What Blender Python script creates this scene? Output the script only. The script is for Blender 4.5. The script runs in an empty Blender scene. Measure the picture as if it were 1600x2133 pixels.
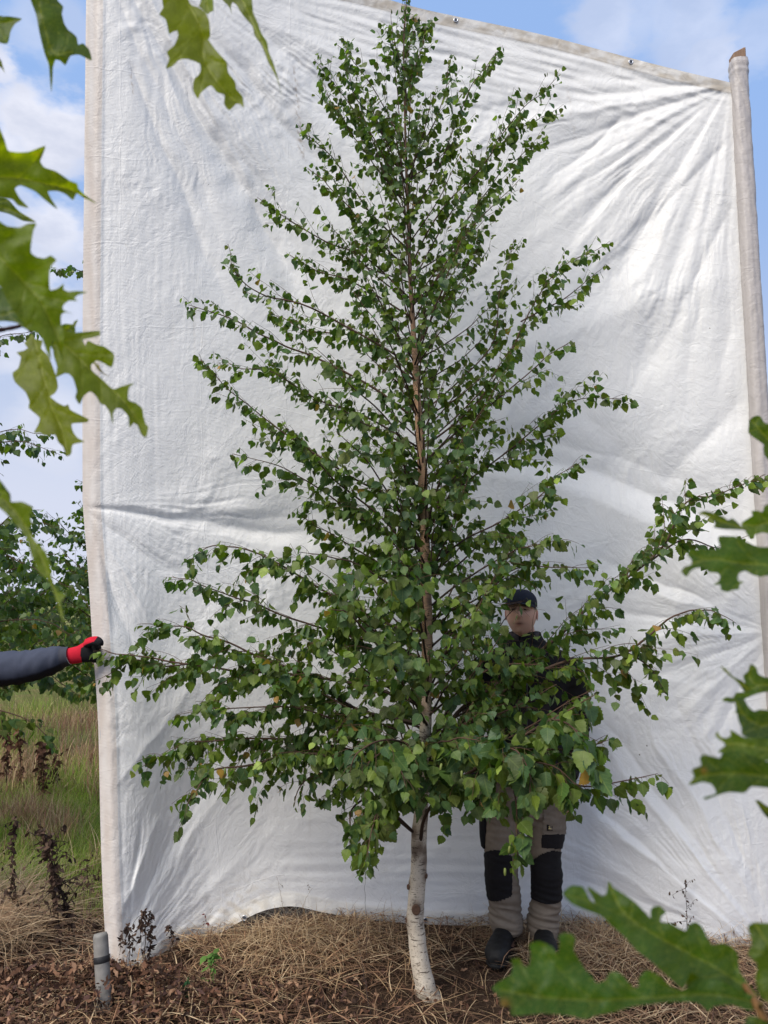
import bpy, math, random
import numpy as np
from mathutils import Vector, Matrix, geometry

SC = bpy.context.scene
COL = SC.collection
R = math.radians

# ------------------------------------------------------------------ camera
PITCH = R(6.9)
CAMH = 1.68
cam_d = bpy.data.cameras.new("camera")
cam = bpy.data.objects.new("camera", cam_d)
COL.objects.link(cam)
cam.location = (0, 0, CAMH)
cam.rotation_euler = (R(90) + PITCH, 0, 0)
cam_d.sensor_fit = 'HORIZONTAL'
cam_d.sensor_width = 36
cam_d.lens = 36
cam_d.clip_start = 0.05
cam_d.clip_end = 2000
cam_d.dof.use_dof = True
cam_d.dof.focus_distance = 3.6
cam_d.dof.aperture_fstop = 8.5
SC.camera = cam

# ------------------------------------------------------------------ sky and sun
SUN_EL, SUN_AZ = 48.0, 222.0      # azimuth clockwise from +Y (the view direction)
world = bpy.data.worlds.new("World")
SC.world = world
world.use_nodes = True
nt = world.node_tree
nt.nodes.clear()


class G:
    """tiny node-graph helper"""
    def __init__(s, nt):
        s.nt = nt

    def n(s, typ, ins=None, **props):
        nd = s.nt.nodes.new(typ)
        for k, v in props.items():
            setattr(nd, k, v)
        for k, v in (ins or {}).items():
            sock = nd.inputs[k]
            if isinstance(v, bpy.types.NodeSocket):
                s.nt.links.new(v, sock)
            else:
                sock.default_value = v
        return nd

    def math(s, op, a, b=0.0, c=0.0, clamp=False):
        return s.n('ShaderNodeMath', {0: a, 1: b, 2: c}, operation=op, use_clamp=clamp).outputs[0]

    def vmath(s, op, a, b=(0, 0, 0)):
        nd = s.n('ShaderNodeVectorMath', {0: a, 1: b}, operation=op)
        return nd.outputs['Value'] if op in ('DOT_PRODUCT', 'LENGTH', 'DISTANCE') else nd.outputs[0]

    def mix(s, f, a, b, blend='MIX'):
        nd = s.n('ShaderNodeMix', data_type='RGBA', blend_type=blend)
        for idx, v in ((0, f), (6, a), (7, b)):
            if isinstance(v, bpy.types.NodeSocket):
                s.nt.links.new(v, nd.inputs[idx])
            else:
                nd.inputs[idx].default_value = (v if idx == 0 else (tuple(v) + (1,))[:4])
        return nd.outputs[2]

    def noise(s, vec, scale, detail=4, rough=0.5, dist=0.0):
        return s.n('ShaderNodeTexNoise', {'Vector': vec, 'Scale': scale, 'Detail': detail, 'Roughness': rough, 'Distortion': dist}).outputs['Fac']

    def ramp(s, v, a, b, lo=0.0, hi=1.0, smooth=True):
        return s.n('ShaderNodeMapRange', {'Value': v, 'From Min': a, 'From Max': b, 'To Min': lo, 'To Max': hi},
                   interpolation_type='SMOOTHSTEP' if smooth else 'LINEAR').outputs[0]


def cam_ray(px, py):
    a = (px - 800) / 1600
    b = (1066.5 - py) / 1600
    return Vector((a, math.cos(PITCH) - b * math.sin(PITCH), math.sin(PITCH) + b * math.cos(PITCH)))


g = G(nt)
sky = g.n('ShaderNodeTexSky', sky_type='NISHITA', sun_disc=False)
sky.sun_elevation = R(SUN_EL)
sky.sun_rotation = R(SUN_AZ)
sky.air_density = 1.0
sky.dust_density = 0.6
sky.ozone_density = 1.5
tc = g.n('ShaderNodeTexCoord')
dirv = g.vmath('NORMALIZE', tc.outputs['Generated'])
zz = g.n('ShaderNodeSeparateXYZ', {0: dirv}).outputs[2]
sv = g.vmath('MULTIPLY', dirv, (1, 1, 2.0))
warp = g.noise(sv, 9.0, 6, 0.6)
n1 = g.noise(sv, 2.3, 8, 0.6, 0.4)
dens = g.ramp(n1, 0.42, 0.66, 0.0, 0.85)
backm = g.ramp(g.n('ShaderNodeSeparateXYZ', {0: dirv}).outputs[1], 0.75, 0.3, 0.0, 1.0)
dens = g.math('MULTIPLY', dens, backm)
# cumulus clouds seen beside the tarpaulin
for (px, py, rad, amp) in ((55, 240, 0.055, 1.0), (135, 265, 0.05, 1.0), (95, 290, 0.06, 1.0), (30, 300, 0.05, .9), (130, 320, 0.035, .8),
                           (5, 140, 0.03, .9), (60, 560, .06, .8), (130, 640, .05, .7), (40, 720, .06, .7), (120, 880, .07, .6), (90, 60, .05, .4), (1400, 30, .05, .45), (120, 470, 0.06, .9), (160, 500, 0.05, .7), (40, 420, .04, .5),
                           (1275, 60, 0.05, .55), (1450, 60, 0.06, .5), (1490, 130, 0.05, .6), (1330, 20, 0.06, .4), (1575, 90, .05, .35)):
    d = cam_ray(px, py).normalized()
    dist = g.vmath('DISTANCE', dirv, tuple(d))
    dist = g.math('ADD', dist, g.math('MULTIPLY', g.math('SUBTRACT', warp, 0.5), 0.13))
    dens = g.math('MAXIMUM', dens, g.ramp(dist, rad, rad * 0.35, 0.0, amp))
haze = g.ramp(zz, 0.05, 0.62, 1.0, 0.0)
pale = g.mix(haze, sky.outputs[0], (5.6, 5.8, 6.8))
blue = g.mix(g.ramp(zz, .12, .55, .1, .85), pale, (2.7, 4.2, 7.3))
fac = g.math('MULTIPLY', dens, 0.9)
cloudc = g.mix(g.ramp(warp, 0.35, 0.65), (5.4, 5.6, 6.5), (7.3, 7.3, 7.9))
skycol = g.mix(fac, blue, cloudc)
bg = g.n('ShaderNodeBackground', {'Color': skycol, 'Strength': 0.1})
out = g.n('ShaderNodeOutputWorld', {0: bg.outputs[0]})

sun_d = bpy.data.lights.new("sun", 'SUN')
sun_d.energy = 3.2
sun_d.angle = R(34)
sun_d.color = (1.0, 0.93, 0.82)
sun = bpy.data.objects.new("sun", sun_d)
COL.objects.link(sun)
sdir = Vector((math.sin(R(SUN_AZ)) * math.cos(R(SUN_EL)), math.cos(R(SUN_AZ)) * math.cos(R(SUN_EL)), math.sin(R(SUN_EL))))
sun.rotation_euler = sdir.to_track_quat('Z', 'Y').to_euler()
sun.location = sdir * 30

SC.view_settings.view_transform = 'Standard'
SC.view_settings.look = 'None'
SC.view_settings.exposure = 0.38
SC.view_settings.gamma = 1.0
SC.view_settings.use_curve_mapping = False
SC.render.engine = 'CYCLES'
SC.cycles.max_bounces = 8
SC.cycles.transparent_max_bounces = 8

# ------------------------------------------------------------------ helpers


def at(px, py, Y):
    """point on the camera ray through a photo pixel at real depth Y"""
    r = cam_ray(px, py)
    t = Y / r.y
    return Vector((r.x * t, Y, CAMH + r.z * t))


def at_np(px, py, Y):
    a = (px - 800) / 1600
    b = (1066.5 - py) / 1600
    ry = math.cos(PITCH) - b * math.sin(PITCH)
    rz = math.sin(PITCH) + b * math.cos(PITCH)
    t = Y / ry
    return np.stack([a * t, Y + 0 * t, CAMH + rz * t], -1)


def proj(p):
    x, y, z = p[0], p[1], p[2] - CAMH
    d = y * math.cos(PITCH) + z * math.sin(PITCH)
    u = -y * math.sin(PITCH) + z * math.cos(PITCH)
    return 800 + 1600 * x / d, 1066.5 - 1600 * u / d, d


def hashn(i, seed):
    i = i.astype(np.int64)
    h = (i * 374761393 + seed * 668265263) & 0xFFFFFFFF
    h = ((h ^ (h >> 13)) * 1274126177) & 0xFFFFFFFF
    h = h ^ (h >> 16)
    return (h & 0xFFFFFF) / float(0xFFFFFF)


def vnoise1(x, seed=0):
    i = np.floor(x)
    f = x - i
    f = f * f * f * (f * (f * 6 - 15) + 10)
    a = hashn(i, seed)
    b = hashn(i + 1, seed)
    return (a + (b - a) * f) * 2 - 1


def gnoise2(x, y, seed=0):
    """gradient noise, about -1..1"""
    xi = np.floor(x)
    yi = np.floor(y)
    fx = x - xi
    fy = y - yi
    ux = fx * fx * fx * (fx * (fx * 6 - 15) + 10)
    uy = fy * fy * fy * (fy * (fy * 6 - 15) + 10)

    def gr(ix, iy, dx, dy):
        a = hashn(ix * 7919 + iy * 104729, seed) * 2 * math.pi
        return np.cos(a) * dx + np.sin(a) * dy
    n00 = gr(xi, yi, fx, fy)
    n10 = gr(xi + 1, yi, fx - 1, fy)
    n01 = gr(xi, yi + 1, fx, fy - 1)
    n11 = gr(xi + 1, yi + 1, fx - 1, fy - 1)
    return 1.5 * ((n00 * (1 - ux) + n10 * ux) * (1 - uy) + (n01 * (1 - ux) + n11 * ux) * uy)


def sstep(a, b, x):
    t = np.clip((x - a) / (b - a), 0, 1)
    return t * t * (3 - 2 * t)


def mesh_np(name, verts, faces, col=None, uv=None, smooth=True, mat=None):
    """faces: list of arrays (n,k)"""
    me = bpy.data.meshes.new(name)
    verts = np.asarray(verts, dtype=np.float32).reshape(-1, 3)
    if not isinstance(faces, (list, tuple)):
        faces = [faces]
    faces = [np.asarray(f, dtype=np.int32) for f in faces if len(f)]
    me.vertices.add(len(verts))
    me.vertices.foreach_set('co', verts.ravel())
    loops = np.concatenate([f.ravel() for f in faces])
    sizes = np.concatenate([np.full(len(f), f.shape[1], np.int32) for f in faces])
    starts = np.concatenate([[0], np.cumsum(sizes)[:-1]]).astype(np.int32)
    me.loops.add(len(loops))
    me.loops.foreach_set('vertex_index', loops)
    me.polygons.add(len(sizes))
    me.polygons.foreach_set('loop_start', starts)
    me.polygons.foreach_set('loop_total', sizes)
    me.polygons.foreach_set('use_smooth', np.full(len(sizes), smooth, dtype=bool))
    me.update(calc_edges=True)
    if col is not None:
        a = me.attributes.new('Col', 'FLOAT_COLOR', 'POINT')
        c = np.ones((len(verts), 4), np.float32)
        col = np.asarray(col, np.float32)
        if col.shape[-1] == 4:
            c[:] = col
        else:
            c[:, :3] = col
        a.data.foreach_set('color', c.ravel())
    if uv is not None:
        l = me.uv_layers.new(name='UVMap')
        l.data.foreach_set('uv', np.asarray(uv, np.float32)[loops].ravel())
    if mat:
        me.materials.append(mat)
    return me


def link(name, me, parent=None):
    o = bpy.data.objects.new(name, me)
    COL.objects.link(o)
    if parent:
        o.parent = parent
    return o


def tag(o, label=None, cat=None, group=None, kind=None):
    if label:
        o['label'] = label
    if cat:
        o['category'] = cat
    if group:
        o['group'] = group
    if kind:
        o['kind'] = kind
    return o


def empty(name, loc=(0, 0, 0)):
    o = bpy.data.objects.new(name, None)
    COL.objects.link(o)
    o.empty_display_size = 0.1
    o.location = loc
    return o


def catmull(P, n):
    """P (k,3) -> n points"""
    P = np.asarray(P, float)
    if len(P) == 2:
        t = np.linspace(0, 1, n)[:, None]
        return P[0] * (1 - t) + P[1] * t
    Q = np.vstack([2 * P[0] - P[1], P, 2 * P[-1] - P[-2]])
    k = len(P) - 1
    out = []
    for u in np.linspace(0, k, n):
        i = min(int(u), k - 1)
        f = u - i
        a, b, c, d = Q[i], Q[i + 1], Q[i + 2], Q[i + 3]
        out.append(0.5 * ((2 * b) + (-a + c) * f + (2 * a - 5 * b + 4 * c - d) * f * f + (-a + 3 * b - 3 * c + d) * f ** 3))
    return np.array(out)


def frames(P):
    P = np.asarray(P, float)
    T = np.gradient(P, axis=0)
    T /= np.linalg.norm(T, axis=1)[:, None] + 1e-12
    ref = np.array([0, 0, 1.0]) if abs(T[0][2]) < 0.9 else np.array([1.0, 0, 0])
    U = []
    u = np.cross(T[0], ref)
    u /= np.linalg.norm(u)
    for t in T:
        u = u - t * np.dot(u, t)
        u /= np.linalg.norm(u) + 1e-12
        U.append(u)
    U = np.array(U)
    V = np.cross(T, U)
    return T, U, V


class MB:
    """accumulates geometry into one mesh"""
    def __init__(s):
        s.v, s.f3, s.f4, s.c, s.uv = [], [], [], [], []
        s.n = 0

    def add(s, v, f3=None, f4=None, col=(.5, .5, .5), uv=None):
        v = np.asarray(v, float).reshape(-1, 3)
        m = len(v)
        s.v.append(v)
        if f3 is not None and len(f3):
            s.f3.append(np.asarray(f3) + s.n)
        if f4 is not None and len(f4):
            s.f4.append(np.asarray(f4) + s.n)
        c = np.asarray(col, float)
        s.c.append(np.broadcast_to(c[..., :3], (m, 3)) if c.ndim == 1 else c[:, :3])
        s.uv.append(np.zeros((m, 2)) + 9 if uv is None else np.asarray(uv, float))
        s.n += m

    def tube(s, P, rad, k=6, col=(.3, .3, .3), cap=True):
        P = np.asarray(P, float)
        rad = np.broadcast_to(np.asarray(rad, float), (len(P),))
        T, U, V = frames(P)
        an = np.arange(k) * 2 * math.pi / k
        ring = P[:, None] + rad[:, None, None] * (np.cos(an)[None, :, None] * U[:, None] + np.sin(an)[None, :, None] * V[:, None])
        v = ring.reshape(-1, 3)
        n = len(P)
        i = np.arange(n - 1)[:, None] * k
        j = np.arange(k)[None]
        a = i + j
        b = i + (j + 1) % k
        f4 = np.stack([a, b, b + k, a + k], -1).reshape(-1, 4)
        f3 = []
        c = np.asarray(col, float)
        if c.ndim == 2:
            c = np.repeat(c, k, axis=0)
        if cap:
            v = np.vstack([v, P[:1], P[-1:]])
            if c.ndim == 2:
                c = np.vstack([c, c[:1], c[-1:]])
            c0, c1 = n * k, n * k + 1
            for jj in range(k):
                f3.append((c0, (jj + 1) % k, jj))
                f3.append((c1, (n - 1) * k + jj, (n - 1) * k + (jj + 1) % k))
        s.add(v, f3, f4, c)

    def loft(s, rings, k=20, col=(.3, .3, .3)):
        """rings: (center, half-axis A, half-axis B); rounded caps"""
        an = np.arange(k) * 2 * math.pi / k
        rings = [tuple(np.asarray(q, float) for q in r) for r in rings]
        n = len(rings)
        v = np.vstack([c + np.cos(an)[:, None] * A + np.sin(an)[:, None] * B for c, A, B in rings])
        i = np.arange(n - 1)[:, None] * k
        j = np.arange(k)[None]
        a = i + j
        b = i + (j + 1) % k
        f4 = np.stack([a, b, b + k, a + k], -1).reshape(-1, 4)
        v = np.vstack([v, [rings[0][0]], [rings[-1][0]]])
        f3 = []
        for jj in range(k):
            f3.append((n * k, (jj + 1) % k, jj))
            f3.append((n * k + 1, (n - 1) * k + jj, (n - 1) * k + (jj + 1) % k))
        s.add(v, f3, f4, col)

    def arrays(s):
        fs = []
        if s.f3:
            fs.append(np.vstack(s.f3))
        if s.f4:
            fs.append(np.vstack(s.f4))
        return np.vstack(s.v), fs, np.vstack(s.c), np.vstack(s.uv)

    def mesh(s, name, mat=None, smooth=True):
        v, f, c, uv = s.arrays()
        return mesh_np(name, v, f, c, uv, smooth, mat)

    def build(s, name, mat=None, parent=None, smooth=True):
        return link(name, s.mesh(name, mat, smooth), parent)


def remesh(mb, voxel, smooth_it=4, fac=0.5):
    """fuse overlapping closed lofts into one continuous surface -> verts, quads"""
    me = mb.mesh('tmp')
    o = link('tmp', me)
    m = o.modifiers.new('r', 'REMESH')
    m.mode = 'VOXEL'
    m.voxel_size = voxel
    m2 = o.modifiers.new('s', 'SMOOTH')
    m2.factor = fac
    m2.iterations = smooth_it
    dg = bpy.context.evaluated_depsgraph_get()
    ev = o.evaluated_get(dg)
    em = bpy.data.meshes.new_from_object(ev)
    n = len(em.vertices)
    v = np.empty(n * 3, np.float32)
    em.vertices.foreach_get('co', v)
    v = v.reshape(-1, 3).astype(float)
    nn = np.empty(n * 3, np.float32)
    em.vertices.foreach_get('normal', nn)
    lt = np.empty(len(em.polygons), np.int32)
    em.polygons.foreach_get('loop_total', lt)
    lv = np.empty(len(em.loops), np.int32)
    em.loops.foreach_get('vertex_index', lv)
    fs = []
    st = np.concatenate([[0], np.cumsum(lt)[:-1]])
    for k in (3, 4):
        sel = st[lt == k]
        if len(sel):
            fs.append(lv[sel[:, None] + np.arange(k)])
    bpy.data.objects.remove(o)
    bpy.data.meshes.remove(me)
    bpy.data.meshes.remove(em)
    return v, nn.reshape(-1, 3).astype(float), fs


# ------------------------------------------------------------------ materials
def new_mat(name):
    m = bpy.data.materials.new(name)
    m.use_nodes = True
    m.node_tree.nodes.clear()
    return m, G(m.node_tree)


def finish(g, shader, disp=None):
    g.n('ShaderNodeOutputMaterial', {'Surface': shader})


def mat_leaf(name, trans=0.35, tcol=(1.5, 1.9, 0.35), under=(1.35, 1.3, 1.0), rough=0.42, spec=0.45, veins=True, vstr=0.35):
    m, g = new_mat(name)
    at_ = g.n('ShaderNodeAttribute', attribute_name='Col')
    col = at_.outputs['Color']
    obj = g.n('ShaderNodeNewGeometry')
    tcn = g.n('ShaderNodeTexCoord')
    n = g.noise(tcn.outputs['Object'] if not veins else obj.outputs['Position'], 45.0, 3, 0.6)
    col = g.mix(g.ramp(n, 0.3, 0.7, 0, 0.3), col, (0.02, 0.035, 0.008))
    bumpv = n
    if veins:
        uv = g.n('ShaderNodeUVMap')
        s = g.n('ShaderNodeSeparateXYZ', {0: uv.outputs[0]})
        au = g.math('ABSOLUTE', s.outputs[0])
        mid = g.ramp(au, 0.035, 0.012)
        sv = g.math('FRACT', g.math('MULTIPLY', g.math('SUBTRACT', s.outputs[1], g.math('MULTIPLY', au, 0.75)), 7.0))
        side = g.ramp(g.math('ABSOLUTE', g.math('SUBTRACT', sv, 0.5)), 0.12, 0.03)
        side = g.math('MULTIPLY', side, g.ramp(au, 0.9, 0.0, 0.0, 0.6))
        vn = g.math('MAXIMUM', mid, side)
        vn = g.math('MULTIPLY', vn, g.ramp(s.outputs[1], 5.0, 4.0))
    else:
        vn = at_.outputs['Alpha']
    blem = g.noise(obj.outputs['Position'], 26.0, 4, 0.7)
    col = g.mix(g.ramp(blem, .69, .74, 0, .75), col, (0.16, 0.09, 0.03))
    if not veins:
        cell = g.n('ShaderNodeTexVoronoi', {'Vector': obj.outputs['Position'], 'Scale': 330.0}, feature='DISTANCE_TO_EDGE').outputs['Distance']
        col = g.mix(g.ramp(cell, .10, .0, 0, .30), col, (0.25, 0.30, 0.09))
    light = g.mix(0.5, col, (0.30, 0.36, 0.12))
    colv = g.mix(g.math('MULTIPLY', vn, vstr), col, light)
    un = g.mix(1.0, colv, under, 'MULTIPLY')
    base = g.mix(obj.outputs['Backfacing'], colv, un)
    bump = g.n('ShaderNodeBump', {'Height': g.math('ADD', g.math('MULTIPLY', vn, -0.6), g.math('MULTIPLY', bumpv, .7)), 'Strength': 0.35, 'Distance': 0.002})
    p = g.n('ShaderNodeBsdfPrincipled', {'Base Color': base, 'Roughness': rough, 'Specular IOR Level': spec, 'Normal': bump.outputs[0]})
    tr = g.n('ShaderNodeBsdfTranslucent', {'Color': g.mix(1.0, colv, tcol, 'MULTIPLY')})
    mx = g.n('ShaderNodeMixShader', {0: trans, 1: p.outputs[0], 2: tr.outputs[0]})
    finish(g, mx.outputs[0])
    return m


def mat_col(name, rough=0.8, spec=0.2, bump=0.0, bscale=200, trans=0.0, vary=0.0, vscale=30):
    """colour from the mesh's own albedo attribute, with grain"""
    m, g = new_mat(name)
    col = g.n('ShaderNodeAttribute', attribute_name='Col').outputs['Color']
    pos = g.n('ShaderNodeTexCoord').outputs['Object']
    if vary:
        n = g.noise(pos, vscale, 5, 0.6)
        col = g.mix(1.0, col, g.mix(n, (1 - vary,) * 3, (1 + vary,) * 3), 'MULTIPLY')
    ins = {'Base Color': col, 'Roughness': rough, 'Specular IOR Level': spec}
    if bump:
        b = g.n('ShaderNodeBump', {'Height': g.noise(pos, bscale, 5, 0.65), 'Strength': bump, 'Distance': 0.003})
        ins['Normal'] = b.outputs[0]
    p = g.n('ShaderNodeBsdfPrincipled', ins)
    sh = p.outputs[0]
    if trans:
        tr = g.n('ShaderNodeBsdfTranslucent', {'Color': col})
        sh = g.n('ShaderNodeMixShader', {0: trans, 1: sh, 2: tr.outputs[0]}).outputs[0]
    finish(g, sh)
    return m


M_LEAF = mat_leaf('birch_leaf_green', 0.30, rough=.5, spec=.35)
M_OAK = mat_leaf('oak_leaf_green', 0.58, tcol=(3.3, 2.7, 0.2), under=(1.15, 1.1, .9), veins=False, vstr=0.9, rough=.5, spec=.3)
M_STRAW = mat_col('dry_straw', 0.75, 0.25, trans=0.15)
M_GRASS = mat_col('grass_blades', 0.6, 0.3, trans=0.5)
M_LITTER = mat_col('dead_leaf_litter', 0.85, 0.15, trans=0.1, vary=.4, vscale=60)
M_TWIG = mat_col('twig_bark', 0.75, 0.25, bump=0.5, bscale=300, vary=.3, vscale=120)
M_FABRIC = mat_col('jacket_fabric', 0.85, 0.2, bump=0.35, bscale=500, vary=.15, vscale=40)
M_TROUSER = mat_col('work_trouser_canvas', 0.9, 0.12, bump=0.5, bscale=350, vary=.22, vscale=25)
M_LEATHER = mat_col('boot_leather', 0.6, 0.3, bump=0.4, bscale=250, vary=.3, vscale=60)
M_SKIN = mat_col('skin', 0.55, 0.35, bump=0.15, bscale=400, vary=.08, vscale=80)
M_PLASTIC = mat_col('weathered_plastic', 0.6, 0.3, bump=0.3, bscale=90, vary=.35, vscale=35)


def mat_bark():
    m, g = new_mat('birch_bark')
    col = g.n('ShaderNodeAttribute', attribute_name='Col').outputs['Color']
    alb = g.n('ShaderNodeAttribute', attribute_name='Col').outputs['Alpha']
    pos = g.n('ShaderNodeTexCoord').outputs['Object']
    flat = g.vmath('MULTIPLY', pos, (1.0, 1.0, 5.5))
    lent = g.noise(flat, 26, 4, 0.55, 0.3)
    lmask = g.ramp(lent, 0.58, 0.64)
    big = g.noise(pos, 16, 5, 0.65, 0.5)
    fleck = g.noise(pos, 140, 3, 0.7)
    c = g.mix(g.ramp(big, 0.35, 0.7, 0, 0.30), col, (0.26, 0.19, 0.13))
    c = g.mix(g.math('MULTIPLY', lmask, 0.85), c, (0.07, 0.05, 0.035))
    c = g.mix(g.ramp(fleck, 0.56, 0.68, 0, 0.7), c, (0.11, 0.08, 0.055))
    c = g.mix(g.math('MULTIPLY', g.ramp(g.noise(pos, 38, 5, .7, 1.0), .60, .66), .6), c, (0.12, 0.085, 0.06))
    h = g.math('SUBTRACT', g.math('MULTIPLY', big, 0.8), g.math('MULTIPLY', lmask, 0.5))
    h = g.math('ADD', h, g.math('MULTIPLY', g.noise(flat, 60, 4, .6), 0.7))
    b = g.n('ShaderNodeBump', {'Height': h, 'Strength': 0.6, 'Distance': 0.004})
    p = g.n('ShaderNodeBsdfPrincipled', {'Base Color': c, 'Roughness': 0.7, 'Specular IOR Level': .25, 'Normal': b.outputs[0]})
    finish(g, p.outputs[0])
    return m


M_BARK = mat_bark()


def mat_tarp(name='white_tarpaulin', tint=(0.80, 0.80, 0.81)):
    m, g = new_mat(name)
    uv = g.n('ShaderNodeUVMap').outputs[0]
    s = g.n('ShaderNodeSeparateXYZ', {0: uv})
    u, v = s.outputs[0], s.outputs[1]
    uvm = g.vmath('MULTIPLY', uv, (3.7, 5.0, 1))       # metres on the cloth
    col = g.n('ShaderNodeAttribute', attribute_name='Col').outputs['Color']
    # vertical dirt streaks, blotches and specks
    streak = g.noise(g.vmath('MULTIPLY', uvm, (14, 0.9, 1)), 1.6, 6, 0.7)
    blot = g.noise(uvm, 1.8, 7, 0.65)
    c = g.mix(g.math('MULTIPLY', g.ramp(streak, 0.52, 0.8), g.ramp(blot, .4, .7, 0.05, .38)), col, (0.50, 0.43, 0.34))
    c = g.mix(g.ramp(g.noise(uvm, 5, 6, .7), .6, .8, 0, .25), c, (0.60, 0.60, 0.66))
    speck = g.n('ShaderNodeTexVoronoi', {'Vector': uvm, 'Scale': 7.0}).outputs['Distance']
    c = g.mix(g.math('MULTIPLY', g.ramp(speck, 0.034, 0.018), g.ramp(g.noise(uvm, 2.3, 2), .52, .58)), c, (0.12, 0.10, 0.08))
    # fine wrinkle network, coarse-to-fine, and the tape weave
    fm = g.noise(uvm, 2.2, 3, .6)
    warpv = g.n('ShaderNodeTexNoise', {'Vector': uvm, 'Scale': 3.0, 'Detail': 3.0})
    wuv = g.vmath('ADD', uvm, g.vmath('MULTIPLY', warpv.outputs['Color'], (.25, .25, 0)))
    w1 = g.n('ShaderNodeTexVoronoi', {'Vector': g.vmath('MULTIPLY', wuv, (1, .75, 1)), 'Scale': 16.0}, feature='F1').outputs['Distance']
    w2 = g.noise(wuv, 34, 5, .62, .8)
    w3 = g.noise(wuv, 9, 4, .6, 1.2)
    rid = g.math('ABSOLUTE', g.math('SUBTRACT', w3, 0.5))
    weave = g.math('MULTIPLY', g.math('SINE', g.math('MULTIPLY', g.n('ShaderNodeSeparateXYZ', {0: uvm}).outputs[1], 900.0)), 0.05)
    # storage creases: a faint regular grid
    su = g.n('ShaderNodeSeparateXYZ', {0: g.vmath('ADD', uvm, g.vmath('MULTIPLY', warpv.outputs['Color'], (.07, .07, 0)))})
    gx = g.math('ABSOLUTE', g.math('SUBTRACT', g.math('FRACT', g.math('MULTIPLY', su.outputs[0], 2.1)), 0.5))
    gy = g.math('ABSOLUTE', g.math('SUBTRACT', g.math('FRACT', g.math('MULTIPLY', su.outputs[1], 2.4)), 0.5))
    grid = g.math('MAXIMUM', g.ramp(gx, 0.012, 0.0), g.ramp(gy, 0.012, 0.0))
    h = g.math('ADD', g.math('MULTIPLY', w2, g.ramp(fm, .35, .65, .35, 1.0)), g.math('MULTIPLY', rid, -1.6))
    h = g.math('ADD', h, g.math('MULTIPLY', w1, .5))
    h = g.math('ADD', h, weave)
    h = g.math('ADD', h, g.math('MULTIPLY', g.math('MULTIPLY', grid, g.ramp(blot, .38, .6)), .22))
    b = g.n('ShaderNodeBump', {'Height': h, 'Strength': 0.8, 'Distance': 0.0042})
    p = g.n('ShaderNodeBsdfPrincipled', {'Base Color': c, 'Roughness': 0.45, 'Specular IOR Level': 0.4, 'Normal': b.outputs[0]})
    tr = g.n('ShaderNodeBsdfTranslucent', {'Color': c, 'Normal': b.outputs[0]})
    finish(g, g.n('ShaderNodeMixShader', {0: 0.17, 1: p.outputs[0], 2: tr.outputs[0]}).outputs[0])
    return m


M_TARP = mat_tarp()


def mat_ground():
    m, g = new_mat('field_soil')
    pos = g.n('ShaderNodeNewGeometry').outputs['Position']
    n1 = g.noise(pos, 1.3, 6, .6)
    n2 = g.noise(pos, 14, 8, .7)
    n3 = g.noise(pos, 90, 4, .7)
    soil = g.mix(g.ramp(n2, .35, .7), (0.030, 0.018, 0.012), (0.085, 0.052, 0.034))
    soil = g.mix(g.ramp(n3, .55, .75, 0, .6), soil, (0.16, 0.11, 0.07))
    field = g.mix(g.ramp(n1, .4, .62), (0.17, 0.22, 0.05), (0.26, 0.20, 0.09))
    field = g.mix(g.ramp(n2, .45, .65, 0, .4), field, (0.09, 0.12, 0.03))
    y = g.n('ShaderNodeSeparateXYZ', {0: pos}).outputs[1]
    c = g.mix(g.ramp(g.math('ADD', y, g.math('MULTIPLY', n1, 1.0)), 4.9, 5.8), soil, field)
    b = g.n('ShaderNodeBump', {'Height': g.math('ADD', n2, g.math('MULTIPLY', n3, .6)), 'Strength': 1.0, 'Distance': 0.03})
    p = g.n('ShaderNodeBsdfPrincipled', {'Base Color': c, 'Roughness': 0.95, 'Specular IOR Level': .1, 'Normal': b.outputs[0]})
    finish(g, p.outputs[0])
    return m


M_GROUND = mat_ground()


def gz(x, y):
    """ground height"""
    x = np.asarray(x, float)
    y = np.asarray(y, float)
    near = sstep(30, 3, np.hypot(x, y - 3))
    z = 0.035 * gnoise2(x * 1.3, y * 1.3, 3) + 0.012 * gnoise2(x * 5, y * 5, 4)
    z += 0.10 * gnoise2(x * .25, y * .25, 5) * sstep(5.2, 9, y)
    return z * near


# ground sheet: fine near the camera, coarse to the horizon
def axis(lo, hi, fine_lo, fine_hi, step, n_out=14):
    mid = np.arange(fine_lo, fine_hi + step / 2, step)
    a = fine_lo - np.geomspace(step * 2, fine_lo - lo, n_out)[::-1]
    b = fine_hi + np.geomspace(step * 2, hi - fine_hi, n_out)
    return np.concatenate([a, mid, b])


gx_ = axis(-900, 900, -7, 5, 0.06)
gy_ = axis(-300, 1200, 1.5, 12, 0.06)
GX, GY = np.meshgrid(gx_, gy_)
GZ = gz(GX, GY)
nx, ny = len(gx_), len(gy_)
ii, jj = np.meshgrid(np.arange(nx - 1), np.arange(ny - 1))
q = (jj * nx + ii).ravel()
gr = link('ground', mesh_np('ground', np.stack([GX, GY, GZ], -1).reshape(-1, 3), np.stack([q, q + 1, q + nx + 1, q + nx], -1), mat=M_GROUND))
tag(gr, kind='structure')

# ------------------------------------------------------------------ tarpaulin
POST_Y = 4.08
XL = at(1523, 172, POST_Y).x        # left face of the right-hand post


def poly_curve(P, t):
    P = np.asarray(P, float)
    d = np.concatenate([[0], np.cumsum(np.hypot(*np.diff(P, axis=0).T))])
    d /= d[-1]
    return np.stack([np.interp(t, d, P[:, 0]), np.interp(t, d, P[:, 1])], -1)


def smooth_curve(P, n=60):
    P3 = np.c_[np.asarray(P, float), np.zeros(len(P))]
    return catmull(P3, n)[:, :2]


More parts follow.
